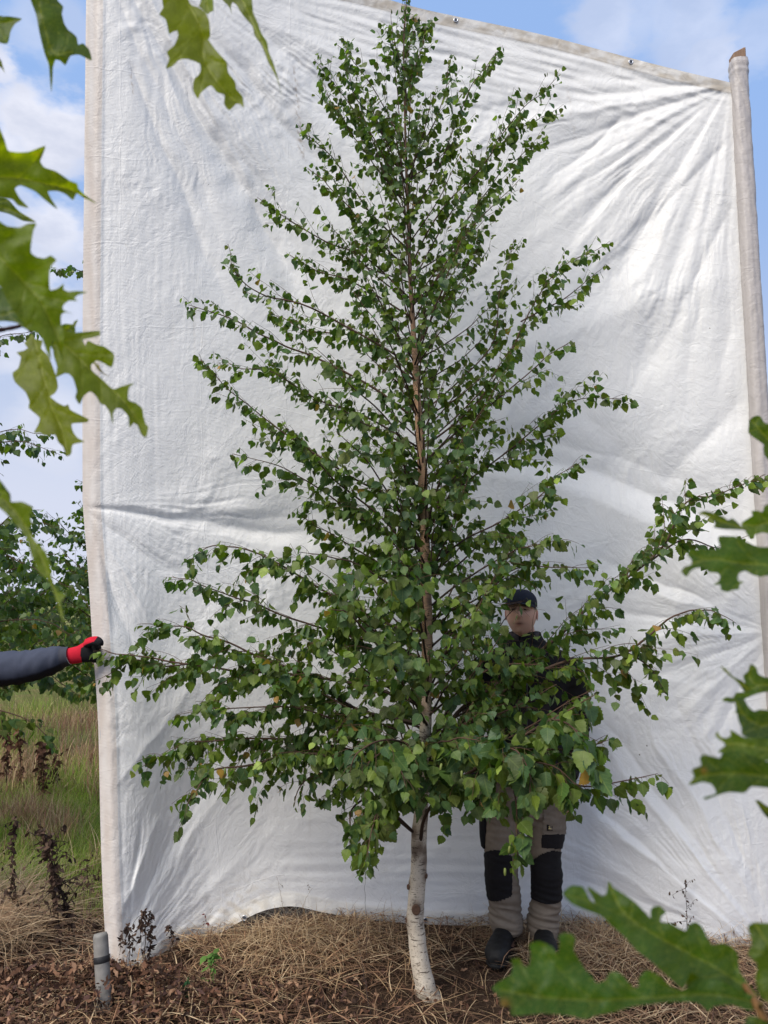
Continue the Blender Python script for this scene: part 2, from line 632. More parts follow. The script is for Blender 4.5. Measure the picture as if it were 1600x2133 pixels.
zt, zb = at(1523, 172, POST_Y).z, 0.01
Rc = np.array([proj((XL, POST_Y, z))[:2] for z in np.linspace(zt, zb, 40)])
Lc = smooth_curve([(181, -150), (176, 300), (172, 700), (172, 1000), (173, 1058), (184, 1200), (192, 1330), (204, 1500), (210, 1750), (218, 1930), (232, 2045)])
Tc = smooth_curve([(181, -150), (350, -112), (560, -60), (760, -14), (870, 16), (947, 33), (1130, 72), (1315, 121), (1430, 150), (1523, 172)])
Bc = smooth_curve([(232, 2045), (275, 2035), (322, 2008), (365, 1968), (400, 1958), (455, 1945), (500, 1920), (550, 1897), (610, 1888), (680, 1902), (770, 1916), (880, 1925),
                   (1000, 1928), (1120, 1922), (1250, 1926), (1330, 1950), (1430, 1972), (1540, 1982), tuple(Rc[-1])])
NS, NT = 520, 640
S, T_ = np.meshgrid(np.linspace(0, 1, NS), np.linspace(0, 1, NT))


def coons(S, T_):
    t_, b_ = poly_curve(Tc, S), poly_curve(Bc, S)
    l_, r_ = poly_curve(Lc, T_), poly_curve(Rc, T_)
    s = S[..., None]
    t = T_[..., None]
    P00, P10, P01, P11 = Tc[0], Tc[-1], Bc[0], Bc[-1]
    return (1 - t) * t_ + t * b_ + (1 - s) * l_ + s * r_ - ((1 - s) * (1 - t) * P00 + s * (1 - t) * P10 + (1 - s) * t * P01 + s * t * P11)


PXY = coons(S, T_)
PX, PY = PXY[..., 0], PXY[..., 1]


def ground_y(py):
    an_ = np.arctan((py - 1066.5) / 1600) - PITCH
    return CAMH / np.tan(an_)


BS = np.linspace(0, 1, 80)
BY = ground_y(poly_curve(Bc, BS)[:, 1]) - .0


def tarp_base_y(s, t):
    y = np.interp(s, [0, .04, .15, .35, .6, .8, .95, 1], [4.02, 4.02, 4.10, 4.26, 4.36, 4.28, 4.12, POST_Y])
    y = y + 0.03 * np.sin(t * 3.1)
    by = np.interp(s, BS, BY)
    y = y + (np.minimum(by, y) - y) * np.clip((t - .25) / .75, 0, 1) ** 2.2
    return y


def smooth_interp_y(s, t):
    # soften the interpolation kinks
    e = 0.05
    return sum(tarp_base_y(np.clip(s + d, 0, 1), t) for d in (-e, -e / 2, 0, e / 2, e)) / 5


def line_fold(x0, y0, x1, y1, w0, w1, amp, sharp=1.0, skew=0.0, bend=0.0, a0=0.35):
    dx, dy = x1 - x0, y1 - y0
    L = math.hypot(dx, dy)
    ux, uy = dx / L, dy / L
    al = ((PX - x0) * ux + (PY - y0) * uy) / L
    wob = 12 * gnoise2(PX / 150, PY / 150, int(x0 + y1)) + 4 * gnoise2(PX / 45, PY / 45, int(x1))
    ac = -(PX - x0) * uy + (PY - y0) * ux + wob * np.clip(al * 2, 0, 1) + bend * (al * (1 - al)) * 4
    w = w0 + (w1 - w0) * np.clip(al, 0, 1)
    env = sstep(-.03, .05, al) * sstep(1.12, .75, al) * (a0 + (1 - a0) * np.clip(al * 1.8, 0, 1))
    q_ = ac / w + skew * np.clip(ac / w, -1, 1) ** 2
    prof = np.exp(-np.sqrt(q_ * q_ + .012) ** (1.22 * sharp))
    return amp * env * prof


D = np.zeros_like(PX)        # metres towards the camera
F = lambda *a, **k: line_fold(*a, **k)
# upper left sweep of folds
D += F(262, -30, 640, 640, 9, 46, -.066, skew=.35)
D += F(300, -30, 560, 470, 6, 30, .026, sharp=.8)
D += F(238, -20, 470, 520, 7, 26, -.016)
D += F(345, -40, 720, 420, 9, 40, -.040, skew=-.3)
D += F(330, -60, 640, 340, 5, 26, .018, sharp=.7)
D += F(420, -60, 800, 300, 8, 34, -.017)
D += F(280, 0, 440, 330, 3, 8, .010, sharp=.6)
D += F(270, 130, 480, 640, 5, 32, -.026)
D += F(560, 180, 780, 480, 10, 30, -.014)
D += F(480, 20, 900, 210, 8, 22, .012, sharp=.7)
D += F(560, 0, 1000, 150, 6, 16, -.009)
D += F(620, 20, 1100, 190, 5, 14, .008, sharp=.7)
# upper right fan
for (x1, y1, w0, w1, a, sk) in ((940, 235, 5, 24, -.024, .3), (980, 290, 4, 16, .014, 0), (1050, 200, 4, 16, .013, 0), (1090, 150, 3, 12, -.012, 0),
                                (1080, 345, 5, 30, -.026, .4), (1130, 430, 4, 22, .017, 0), (1080, 480, 5, 26, -.018, -.3), (1180, 520, 5, 30, -.030, .3),
                                (1160, 560, 4, 18, .016, 0), (1250, 640, 5, 34, -.030, .3), (1330, 640, 4, 22, .018, 0), (1290, 860, 5, 40, -.024, .3),
                                (1395, 700, 4, 20, .014, 0), (1430, 860, 4, 24, -.016, 0), (1490, 900, 4, 22, -.014, 0), (1460, 560, 3, 14, .010, 0)):
    D += F(1522, 178, x1, y1, w0, w1 * 1.25, a * .74, skew=sk, bend=18 * math.sin(x1))
D += F(1518, 290, 1180, 640, 6, 26, -.016, skew=.3)
D += F(1530, 420, 1330, 800, 6, 30, -.014)
D += F(1300, 240, 1130, 400, 5, 14, -.016, sharp=.7)
# broad soft swags across the middle
D += F(940, 930, 1600, 1150, 26, 60, -.060, skew=.4, bend=40)
D += F(1000, 985, 1560, 1190, 20, 50, .022, bend=30)
D += F(1150, 800, 1330, 960, 30, 60, -.020)
D += F(1380, 1010, 1560, 820, 20, 50, -.022)
D += F(900, 880, 1240, 930, 20, 40, -.016)
D += F(1080, 730, 1560, 560, 30, 70, .020)
# right pinch
for (x1, y1, w, a) in ((1240, 1160, 26, -.026), (1300, 1210, 14, .012), (1180, 1260, 30, -.020), (1330, 1330, 20, .012), (1290, 1450, 22, -.014), (1400, 1500, 16, .010), (1480, 1560, 16, -.010)):
    D += F(1610, 1315, x1, y1, 4, w, a, sharp=.8)
# left pinch
D += F(176, 1056, 720, 1120, 5, 38, -.036, skew=.5)
D += F(176, 1050, 560, 1070, 4, 26, .018)
D += F(176, 1062, 420, 1230, 4, 22, -.014)
D += F(176, 1062, 300, 1400, 4, 18, -.014)
D += F(176, 1062, 235, 1330, 3, 12, .010)
D += F(176, 1062, 330, 1320, 3, 12, .008)
# lower right diagonals
for (x0, y0, x1, y1, w0, w1, a) in ((1585, 1985, 1150, 1610, 6, 44, .034), (1585, 1975, 1200, 1640, 5, 20, -.022), (1590, 1960, 1260, 1560, 5, 22, .018),
                                    (1590, 1950, 1240, 1480, 5, 22, -.018), (1600, 1930, 1330, 1480, 5, 20, .014), (1560, 1960, 1130, 1800, 6, 30, -.020),
                                    (1540, 1960, 1180, 1760, 5, 20, .014), (1600, 1900, 1400, 1430, 5, 20, -.014), (1610, 1880, 1470, 1500, 5, 18, .010),
                                    (1570, 1990, 1290, 1900, 5, 18, .012)):
    D += F(x0, y0, x1, y1, w0, w1, a, sharp=.75)
# lower left: billow with a bright ridge
D += F(330, 1700, 255, 1900, 10, 16, .022, sharp=.7)
D += F(255, 1960, 480, 1480, 10, 50, -.020, skew=.2)
D += F(300, 1890, 470, 1640, 6, 18, .010, sharp=.7)
D += F(240, 1640, 420, 1420, 6, 20, .008)
D += F(290, 1990, 520, 1780, 6, 26, .010)
D += F(262, 1980, 300, 1700, 4, 9, -.008)
D += .05 * np.exp(-(((PX - 520) / 150) ** 2 + ((PY - 1720) / 190) ** 2)) * -1
# vertical pleats by the left edge
D *= 1.05


def radiate(cx, cy, k, rs_, amp, r0, r1, th0, th1, seed):
    # fine tension wrinkles running out from a fixing point
    rr = np.hypot(PX - cx, PY - cy)
    th = np.arctan2(PY - cy, PX - cx)
    th = np.where(th < -math.pi / 2, th + 2 * math.pi, th)
    w_ = sstep(r0 * .2, r0, rr) * sstep(r1, r0 * 1.3, rr) * sstep(th0 - .12, th0 + .1, th) * sstep(th1 + .12, th1 - .1, th)
    wv = th + .035 * gnoise2(PX / 110, PY / 110, seed) + .010 * gnoise2(PX / 34, PY / 34, seed + 1)
    nz = gnoise2(wv * k, rr / rs_, seed + 2)
    rd = 1 - 2.4 * np.abs(gnoise2(wv * k * 1.7 + 5, rr / rs_ * 1.3, seed + 3))
    pm_ = sstep(-.35, .3, gnoise2(PX / 140, PY / 140, seed + 4))
    return amp * w_ * (.8 * nz + rd * pm_) * np.clip(rr / (r0 * 1.6), .25, 1)


D += radiate(1528, 172, 22, 260, .0034, 170, 900, 1.45, 3.05, 101)
D += radiate(1600, 1990, 30, 260, .0036, 160, 760, 3.25, 4.6, 111)
D += radiate(270, -120, 24, 300, .0044, 180, 900, .55, 1.45, 121)
D += radiate(172, 1056, 16, 240, .0034, 110, 560, -.15, 1.45, 131)
D += radiate(1625, 1315, 22, 200, .0034, 90, 460, 2.3, 4.1, 141)
D += radiate(235, 2060, 16, 260, .0040, 120, 620, -1.5, -.35, 151)
pl = gnoise2(PX / 9 + .9 * gnoise2(PX / 90, PY / 300, 8), PY / 420, 21)
D += .0017 * pl * (.4 + .6 * sstep(-.2, .4, gnoise2(PX / 80, PY / 260, 36))) * sstep(195, 240, PX) * sstep(520, 330, PX) * sstep(250, 450, PY) * (1 - .65 * sstep(1150, 1400, PY))
# crumple: warped ridged noise at several sizes
wx = PX + 30 * gnoise2(PX / 130, PY / 130, 31)
wy = PY + 30 * gnoise2(PX / 130, PY / 130, 32)
mask = .45 + .55 * sstep(-.3, .4, gnoise2(PX / 260, PY / 260, 33))
mask *= 1 - .55 * sstep(1350, 1600, PY) * sstep(1100, 900, PX) * sstep(380, 520, PX)
rot = wx * .8 + wy * .6
rot2 = -wx * .6 + wy * .8
mask2 = sstep(.0, .5, gnoise2(PX / 170 + 3, PY / 170, 35))
D += mask * (.0060 * gnoise2(rot / 95, rot2 / 170, 41) + mask2 * .0045 * (1 - 2 * np.abs(gnoise2(rot / 64, rot2 / 110, 45))) + mask2 * .0026 * (1 - 2 * np.abs(gnoise2(wx / 42 + wy / 90, wy / 60, 42))) + (.4 + .6 * mask2) * .0018 * (1 - 2 * np.abs(gnoise2(wx / 21, wy / 27, 43)))
             + .0010 * gnoise2(wx / 9, wy / 9, 44))
# upper band of long near-horizontal wrinkles
ub = sstep(330, 120, PY) * sstep(560, 760, PX)
D += ub * .006 * gnoise2((PX + 2 * PY) / 150, (PY - .28 * PX) / 13, 51)
# horizontal creases low in the middle
lb = sstep(1650, 1800, PY) * sstep(520, 640, PX) * sstep(1250, 1000, PX)
D += lb * .004 * gnoise2(PX / 220, PY / 16, 52)
# hems stay flat and slightly thick
edge = np.minimum.reduce([S / .03, (1 - S) / .02, T_ / .02, (1 - T_) / .012])
D *= .25 + .75 * np.clip(edge, 0, 1)
D -= .05 * sstep(.022, 0, S) ** 1.5           # left edge rolls back round its pole
D += .004 * (sstep(.030, .027, S) + sstep(.014, .0125, T_) * .8 + sstep(.984, .986, T_) * .6)
D += .006 * sstep(.975, 1.0, T_) * gnoise2(S * 60, S * 0, 61)

TY = smooth_interp_y(S, T_) - D
TP = at_np(PX, PY, TY)


def tarp_y(px, py):
    """approximate cloth depth at a photo pixel"""
    s = min(max((px - 180) / 1360, 0), 1)
    return float(smooth_interp_y(np.array(s), np.array(min(1., max(0., py / 1990)))))


white = np.array([.82, .81, .795])
beige = np.array([.58, .495, .43])
tc_ = np.broadcast_to(white, PX.shape + (3,)).copy()


def blend(mask_, c):
    global tc_
    tc_ = tc_ * (1 - mask_[..., None]) + np.asarray(c) * mask_[..., None]


blend(.92 * sstep(.0265, .025, S) * (.72 + .28 * gnoise2(PX / 14, PY / 120, 71)), beige)
dirt = np.clip(.5 + .9 * gnoise2(PX / 40, PY / 20, 72) + .5 * gnoise2(PX / 12, PY / 8, 73), 0, 1)
blend(.8 * sstep(.0135, .0125, T_) * (.35 + .65 * dirt), (.42, .35, .26))
blend(.30 * sstep(.983, .986, T_), (.68, .62, .5))
blend(.55 * sstep(.94, 1, T_) * sstep(.10, .2, S) * sstep(.3, .2, S) * sstep(-.2, .5, gnoise2(PX / 20, PY / 14, 74)), (.55, .46, .33))
for (x0, y0, x1, y1, w, a) in ((612, 130, 628, 330, 5, .55), (272, 140, 276, 200, 3, .5), (620, 250, 635, 340, 4, .4), (1180, 170, 1200, 300, 3, .2)):
    d_ = np.abs((PX - x0) * (y1 - y0) - (PY - y0) * (x1 - x0)) / math.hypot(x1 - x0, y1 - y0)
    al = (PY - y0) / (y1 - y0)
    blend(a * np.exp(-(d_ / w) ** 2) * sstep(0, .1, al) * sstep(1, .9, al) * sstep(-.1, .3, gnoise2(PX / 5, PY / 9, 75)), (.30, .21, .13))

ii, jj = np.meshgrid(np.arange(NS - 1), np.arange(NT - 1))
q = (jj * NS + ii).ravel()
tarp = link('tarpaulin', mesh_np('tarpaulin', TP.reshape(-1, 3), np.stack([q, q + NS, q + NS + 1, q + 1], -1),
                                 col=tc_.reshape(-1, 3), uv=np.stack([S, 1 - T_], -1).reshape(-1, 2), mat=M_TARP))
tag(tarp, 'huge creased white tarpaulin stretched upright as a backdrop behind the young birch', 'tarpaulin')


def tarp_point(px, py):
    i = np.argmin((PX - px) ** 2 + (PY - py) ** 2)
    return TP.reshape(-1, 3)[i]


def mat_plain(name, colr, rough=.5, metal=0.0, spec=.4):
    m, g = new_mat(name)
    pos = g.n('ShaderNodeTexCoord').outputs['Object']
    n = g.noise(pos, 60, 4, .6)
    c = g.mix(1.0, tuple(colr), g.mix(n, (.75,) * 3, (1.25,) * 3), 'MULTIPLY')
    p = g.n('ShaderNodeBsdfPrincipled', {'Base Color': c, 'Roughness': rough, 'Metallic': metal, 'Specular IOR Level': spec})
    finish(g, p.outputs[0])
    return m


M_METAL = mat_plain('eyelet_metal', (.62, .64, .68), .35, .9)
M_HOLE = mat_plain('eyelet_hole_dark', (.05, .06, .08), .8)  # dark colour painting the shade of the open eyelet, no real lining


def eyelet(px, py):
    c = tarp_point(px, py)
    mb = MB()
    an = np.linspace(0, 2 * math.pi, 21)
    P = np.stack([c[0] + .0115 * np.cos(an), np.full(21, c[1] - .003), c[2] + .0115 * np.sin(an)], -1)
    mb.tube(P, .0032, 8, (.6, .6, .6), cap=False)
    e = mb.build('eyelet', M_METAL, tarp)
    mb = MB()
    mb.loft([((c[0], c[1] - .0035, c[2]), (.0085, 0, 0), (0, 0, .0085)), ((c[0], c[1] - .0015, c[2]), (.0085, 0, 0), (0, 0, .0085))], 14)
    mb.build('hole', M_HOLE, e)


for p in ((948, 43), (1313, 130), (508, 1911), (886, 1917), (1262, 1920)):
    eyelet(*p)

# right post and the cloth rolled round it
pm, pg = new_mat('weathered_post_timber')
pos = pg.n('ShaderNodeTexCoord').outputs['Object']
gn = pg.noise(pg.vmath('MULTIPLY', pos, (18, 18, 1.6)), 6, 6, .6)
pc = pg.mix(gn, (.17, .09, .05), (.36, .24, .16))
pb = pg.n('ShaderNodeBump', {'Height': gn, 'Strength': .5, 'Distance': .003})
finish(pg, pg.n('ShaderNodeBsdfPrincipled', {'Base Color': pc, 'Roughness': .8, 'Normal': pb.outputs[0]}).outputs[0])

ztop = at(1545, 106, POST_Y).z
PWX = XL + .043


def box(mb, x0, x1, y0, y1, z0, z1, b=.004, ztilt=0.0, col=(.4, .4, .4)):
    """bevelled post-like box; ztilt raises the +x side of the top"""
    pts = [(x0 + b, y0), (x1 - b, y0), (x1, y0 + b), (x1, y1 - b), (x1 - b, y1), (x0 + b, y1), (x0, y1 - b), (x0, y0 + b)]
    lv = [(z0, 0), (z1 - b, 0), (z1, b)]
    V = []
    for z, ins in lv:
        for (x, y) in pts:
            cx, cy = (x0 + x1) / 2, (y0 + y1) / 2
            k = 1 - 2 * ins / (x1 - x0)
            V.append((cx + (x - cx) * k, cy + (y - cy) * k, z + (ztilt * (x - x0) / (x1 - x0) if z > z0 else 0)))
    f4 = []
    for L_ in range(2):
        for j in range(8):
            f4.append((L_ * 8 + j, L_ * 8 + (j + 1) % 8, L_ * 8 + 8 + (j + 1) % 8, L_ * 8 + 8 + j))
    n = len(V)
    V.append(((x0 + x1) / 2, (y0 + y1) / 2, z1 + ztilt / 2))
    V.append(((x0 + x1) / 2, (y0 + y1) / 2, z0))
    f3 = [(16 + j, 16 + (j + 1) % 8, n) for j in range(8)] + [((j + 1) % 8, j, n + 1) for j in range(8)]
    mb.add(V, f3, f4, col)


mb = MB()
box(mb, XL + .010, XL + .082, POST_Y - .030, POST_Y + .035, 0.0, ztop - .03, ztilt=.035)
post = mb.build('wooden_post', pm, None, smooth=False)
tag(post, 'square brown timber post whose bare top sticks out of the rolled cloth', 'post')

zr = np.linspace(at(1545, 128, POST_Y).z, 0.0, 620)
an = np.linspace(0, 2 * math.pi, 41)[:-1]
ZR, AN = np.meshgrid(zr, an, indexing='ij')
sup = 1 / (np.abs(np.cos(AN)) ** 3.2 + np.abs(np.sin(AN)) ** 3.2) ** (1 / 3.2)
rad = .0445 * sup
spiral = AN * 1.6 + ZR * 9
tw = sstep(3.2, 4.6, ZR)
rad += .0040 * tw * gnoise2(spiral * 1.7, ZR * 1.2, 81) + .0022 * gnoise2(np.cos(AN) * 2 + ZR * 3, np.sin(AN) * 2 + ZR * 9, 82)
rad += .0015 * gnoise2(np.cos(AN) * 4, np.sin(AN) * 4 + ZR * 24, 83)
rad += .004 * sstep(.03, .0, np.abs(ZR - (zr[0] - .03))) + .003 * sstep(.02, 0, np.abs(ZR - (zr[0] - .075)))
seam = np.exp(-(((AN - 4.5 + .15 * np.sin(ZR)) / .10) ** 2))
rad += .003 * seam
RX = PWX + .004 + rad * np.cos(AN)
RY = POST_Y + rad * np.sin(AN)
n_, k_ = ZR.shape
i_, j_ = np.meshgrid(np.arange(n_ - 1), np.arange(k_), indexing='ij')
a_ = (i_ * k_ + j_).ravel()
b_ = (i_ * k_ + (j_ + 1) % k_).ravel()
rc = np.broadcast_to(np.array([.56, .52, .50]), ZR.shape + (3,)).copy()
rc *= (1 + .10 * gnoise2(AN * 2, ZR * 3, 84))[..., None]
roll = link('rolled_edge', mesh_np('rolled_edge', np.stack([RX, RY, ZR], -1).reshape(-1, 3), np.stack([a_, b_, b_ + k_, a_ + k_], -1),
                                   col=rc.reshape(-1, 3), uv=np.stack([AN / 6.28 * .06, ZR / 5], -1).reshape(-1, 2), mat=M_TARP), tarp)

# pole inside the left edge, only a hint of it shows beside the cloth
Pl = []
for (px, py) in [(Lc[i][0] + 11, Lc[i][1]) for i in range(0, 60, 4)] + [(236, 2030)]:
    Pl.append(at(px, py, float(smooth_interp_y(np.array(.0), np.array(min(1., max(0., (py + 150) / 2195))))) + .062))
mb = MB()
mb.tube(Pl, .019, 12, (.42, .42, .44))
lp = mb.build('edge_pole', M_PLASTIC)
tag(lp, 'grey pole standing inside the rolled left edge of the white tarpaulin', 'pole')

# short grey stake at the lower left corner
b0, t0 = at(219, 2128, 3.40), at(209, 1944, 3.46)
b0.z = -.02
ax = (t0 - b0)
mb = MB()
Pk = [b0 + ax * f for f in np.linspace(0, 1, 24)]
rk = [.031 if f < .97 else .026 for f in np.linspace(0, 1, 24)]
ck = np.array([[.21, .20, .185]] * 24) * (1 + .25 * vnoise1(np.arange(24) * 1.7, 5))[:, None]
mb.tube(Pk, rk, 18, ck)
stake = mb.build('stake', M_PLASTIC)
tag(stake, 'stubby grey round stake with a black ring beside the lower left tarpaulin corner', 'stake')
mb = MB()
mb.tube([b0 + ax * f for f in (.655, .665, .725, .735)], [.031, .0335, .0335, .031], 18, (.02, .02, .022))
mb.build('black_ring', M_PLASTIC, stake)

# ------------------------------------------------------------------ birch leaves
def leaf_geo(seed, teeth=6, col=(.05, .1, .02)):
    """unit leaf lying in +Y from its stalk, upper side +Z"""
    r = np.random.RandomState(seed)
    fold = r.uniform(.04, .26)
    curl = r.uniform(.0, .22)
    wf = r.uniform(.98, 1.22)
    prof_t = [0, .04, .12, .22, .34, .48, .62, .76, .88, .95, 1]
    prof_w = [.03, .19, .34, .405, .41, .365, .29, .185, .085, .035, .0]
    n = teeth * 2
    ts = np.linspace(0, 1, n + 1)
    mid = [(0, t) for t in ts]
    V = [(0, t, 0) for t in ts]
    UV = [(0, t) for t in ts]
    F3 = []
    for s in (-1, 1):
        base = len(V)
        for i in range(1, n):
            t = ts[i]
            w = np.interp(t, prof_t, prof_w) * wf
            if i % 2 == 0:
                w = w * .93
                tt = t
            else:
                w = w * 1.06 + .006
                tt = t + .025
            V.append((s * w, tt, 0))
            UV.append((s * w, tt))
        for i in range(0, n):
            a, b = i, i + 1
            o = lambda k: base + k - 1
            if i == 0:
                tri = [(0, 1, o(1))]
            elif i == n - 1:
                tri = [(a, b, o(i))]
            else:
                tri = [(a, b, o(i + 1)), (a, o(i + 1), o(i))]
            for t3 in tri:
                F3.append(t3 if s < 0 else t3[::-1])
    V = np.array(V, float)
    w1, w2 = r.uniform(-.10, .10, 2)
    V[:, 2] = np.abs(V[:, 0]) * fold - curl * V[:, 1] ** 2 + w1 * V[:, 0] * V[:, 1] * 2 + .02 * np.sin(V[:, 1] * 12 + w2 * 60) * np.sign(V[:, 0])
    # stalk
    k0 = len(V)
    bend = r.uniform(.0, .12)
    st = np.array([(0, 0, 0), (0, -.16, bend), (0, -.33, bend * 2.2)])
    for p in st:
        V = np.vstack([V, p + (-.011, 0, 0), p + (.011, 0, 0), p + (0, 0, .016)])
    F4 = []
    for i in range(2):
        for j in range(3):
            F4.append((k0 + i * 3 + j, k0 + i * 3 + (j + 1) % 3, k0 + i * 3 + 3 + (j + 1) % 3, k0 + i * 3 + 3 + j))
    UV = np.vstack([np.array(UV), np.full((9, 2), 9.0)])
    C = np.broadcast_to(np.asarray(col, float), (len(V), 3)).copy()
    C[k0:] = (.16, .19, .05)
    off = np.array([0, .33, -bend * 2.2])
    return V + off, np.array(F3), np.array(F4), C, UV


GREENS = [(0.059, 0.118, 0.031), (0.078, 0.140, 0.031), (0.101, 0.157, 0.023), (0.053, 0.108, 0.040), (0.065, 0.124, 0.046), (0.110, 0.159, 0.021),
          (0.089, 0.113, 0.019), (0.128, 0.186, 0.028), (0.059, 0.116, 0.033), (0.086, 0.135, 0.030), (0.071, 0.100, 0.028), (0.208, 0.296, 0.063), (0.348, 0.197, 0.055)]
VAR = []
for i, c in enumerate(GREENS):
    V, F3, F4, C, UV = leaf_geo(i + 1, 6, c)
    me = mesh_np('leaf', V, [F3, F4], C, UV, True, M_LEAF)
    VAR.append((V, F3, F4, C, UV, me))
LOW = []
for i, c in enumerate(GREENS):
    LOW.append(leaf_geo(i + 50, 3, c))


def rnd_unit(rs):
    v = rs.normal(size=3)
    return v / np.linalg.norm(v)


def nrm(v):
    return v / (np.linalg.norm(v) + 1e-12)


def leaf_matrix(p, tip, nor, L):
    y = nrm(tip)
    x = np.cross(y, nor)
    x = nrm(x)
    z = np.cross(x, y)
    return np.stack([x, y, z], 1) * L, p


def leaf_pose(rs, p, along, outward, L):
    """hanging leaf: droops from its shoot, blade faces up and out"""
    side = nrm(np.cross(along, (0, 0, 1)) + .01) * rs.choice([-1, 1])
    tip = nrm(along * rs.uniform(.1, .7) + side * rs.uniform(.25, .9) + np.array([0, 0, -1]) * rs.uniform(.35, 1.5) + rnd_unit(rs) * .35)
    nor = nrm(np.array([0, 0, 1.0]) * rs.uniform(.2, .9) + outward * rs.uniform(.0, .8) + rnd_unit(rs) * .75)
    return leaf_matrix(p, tip, nor, L)


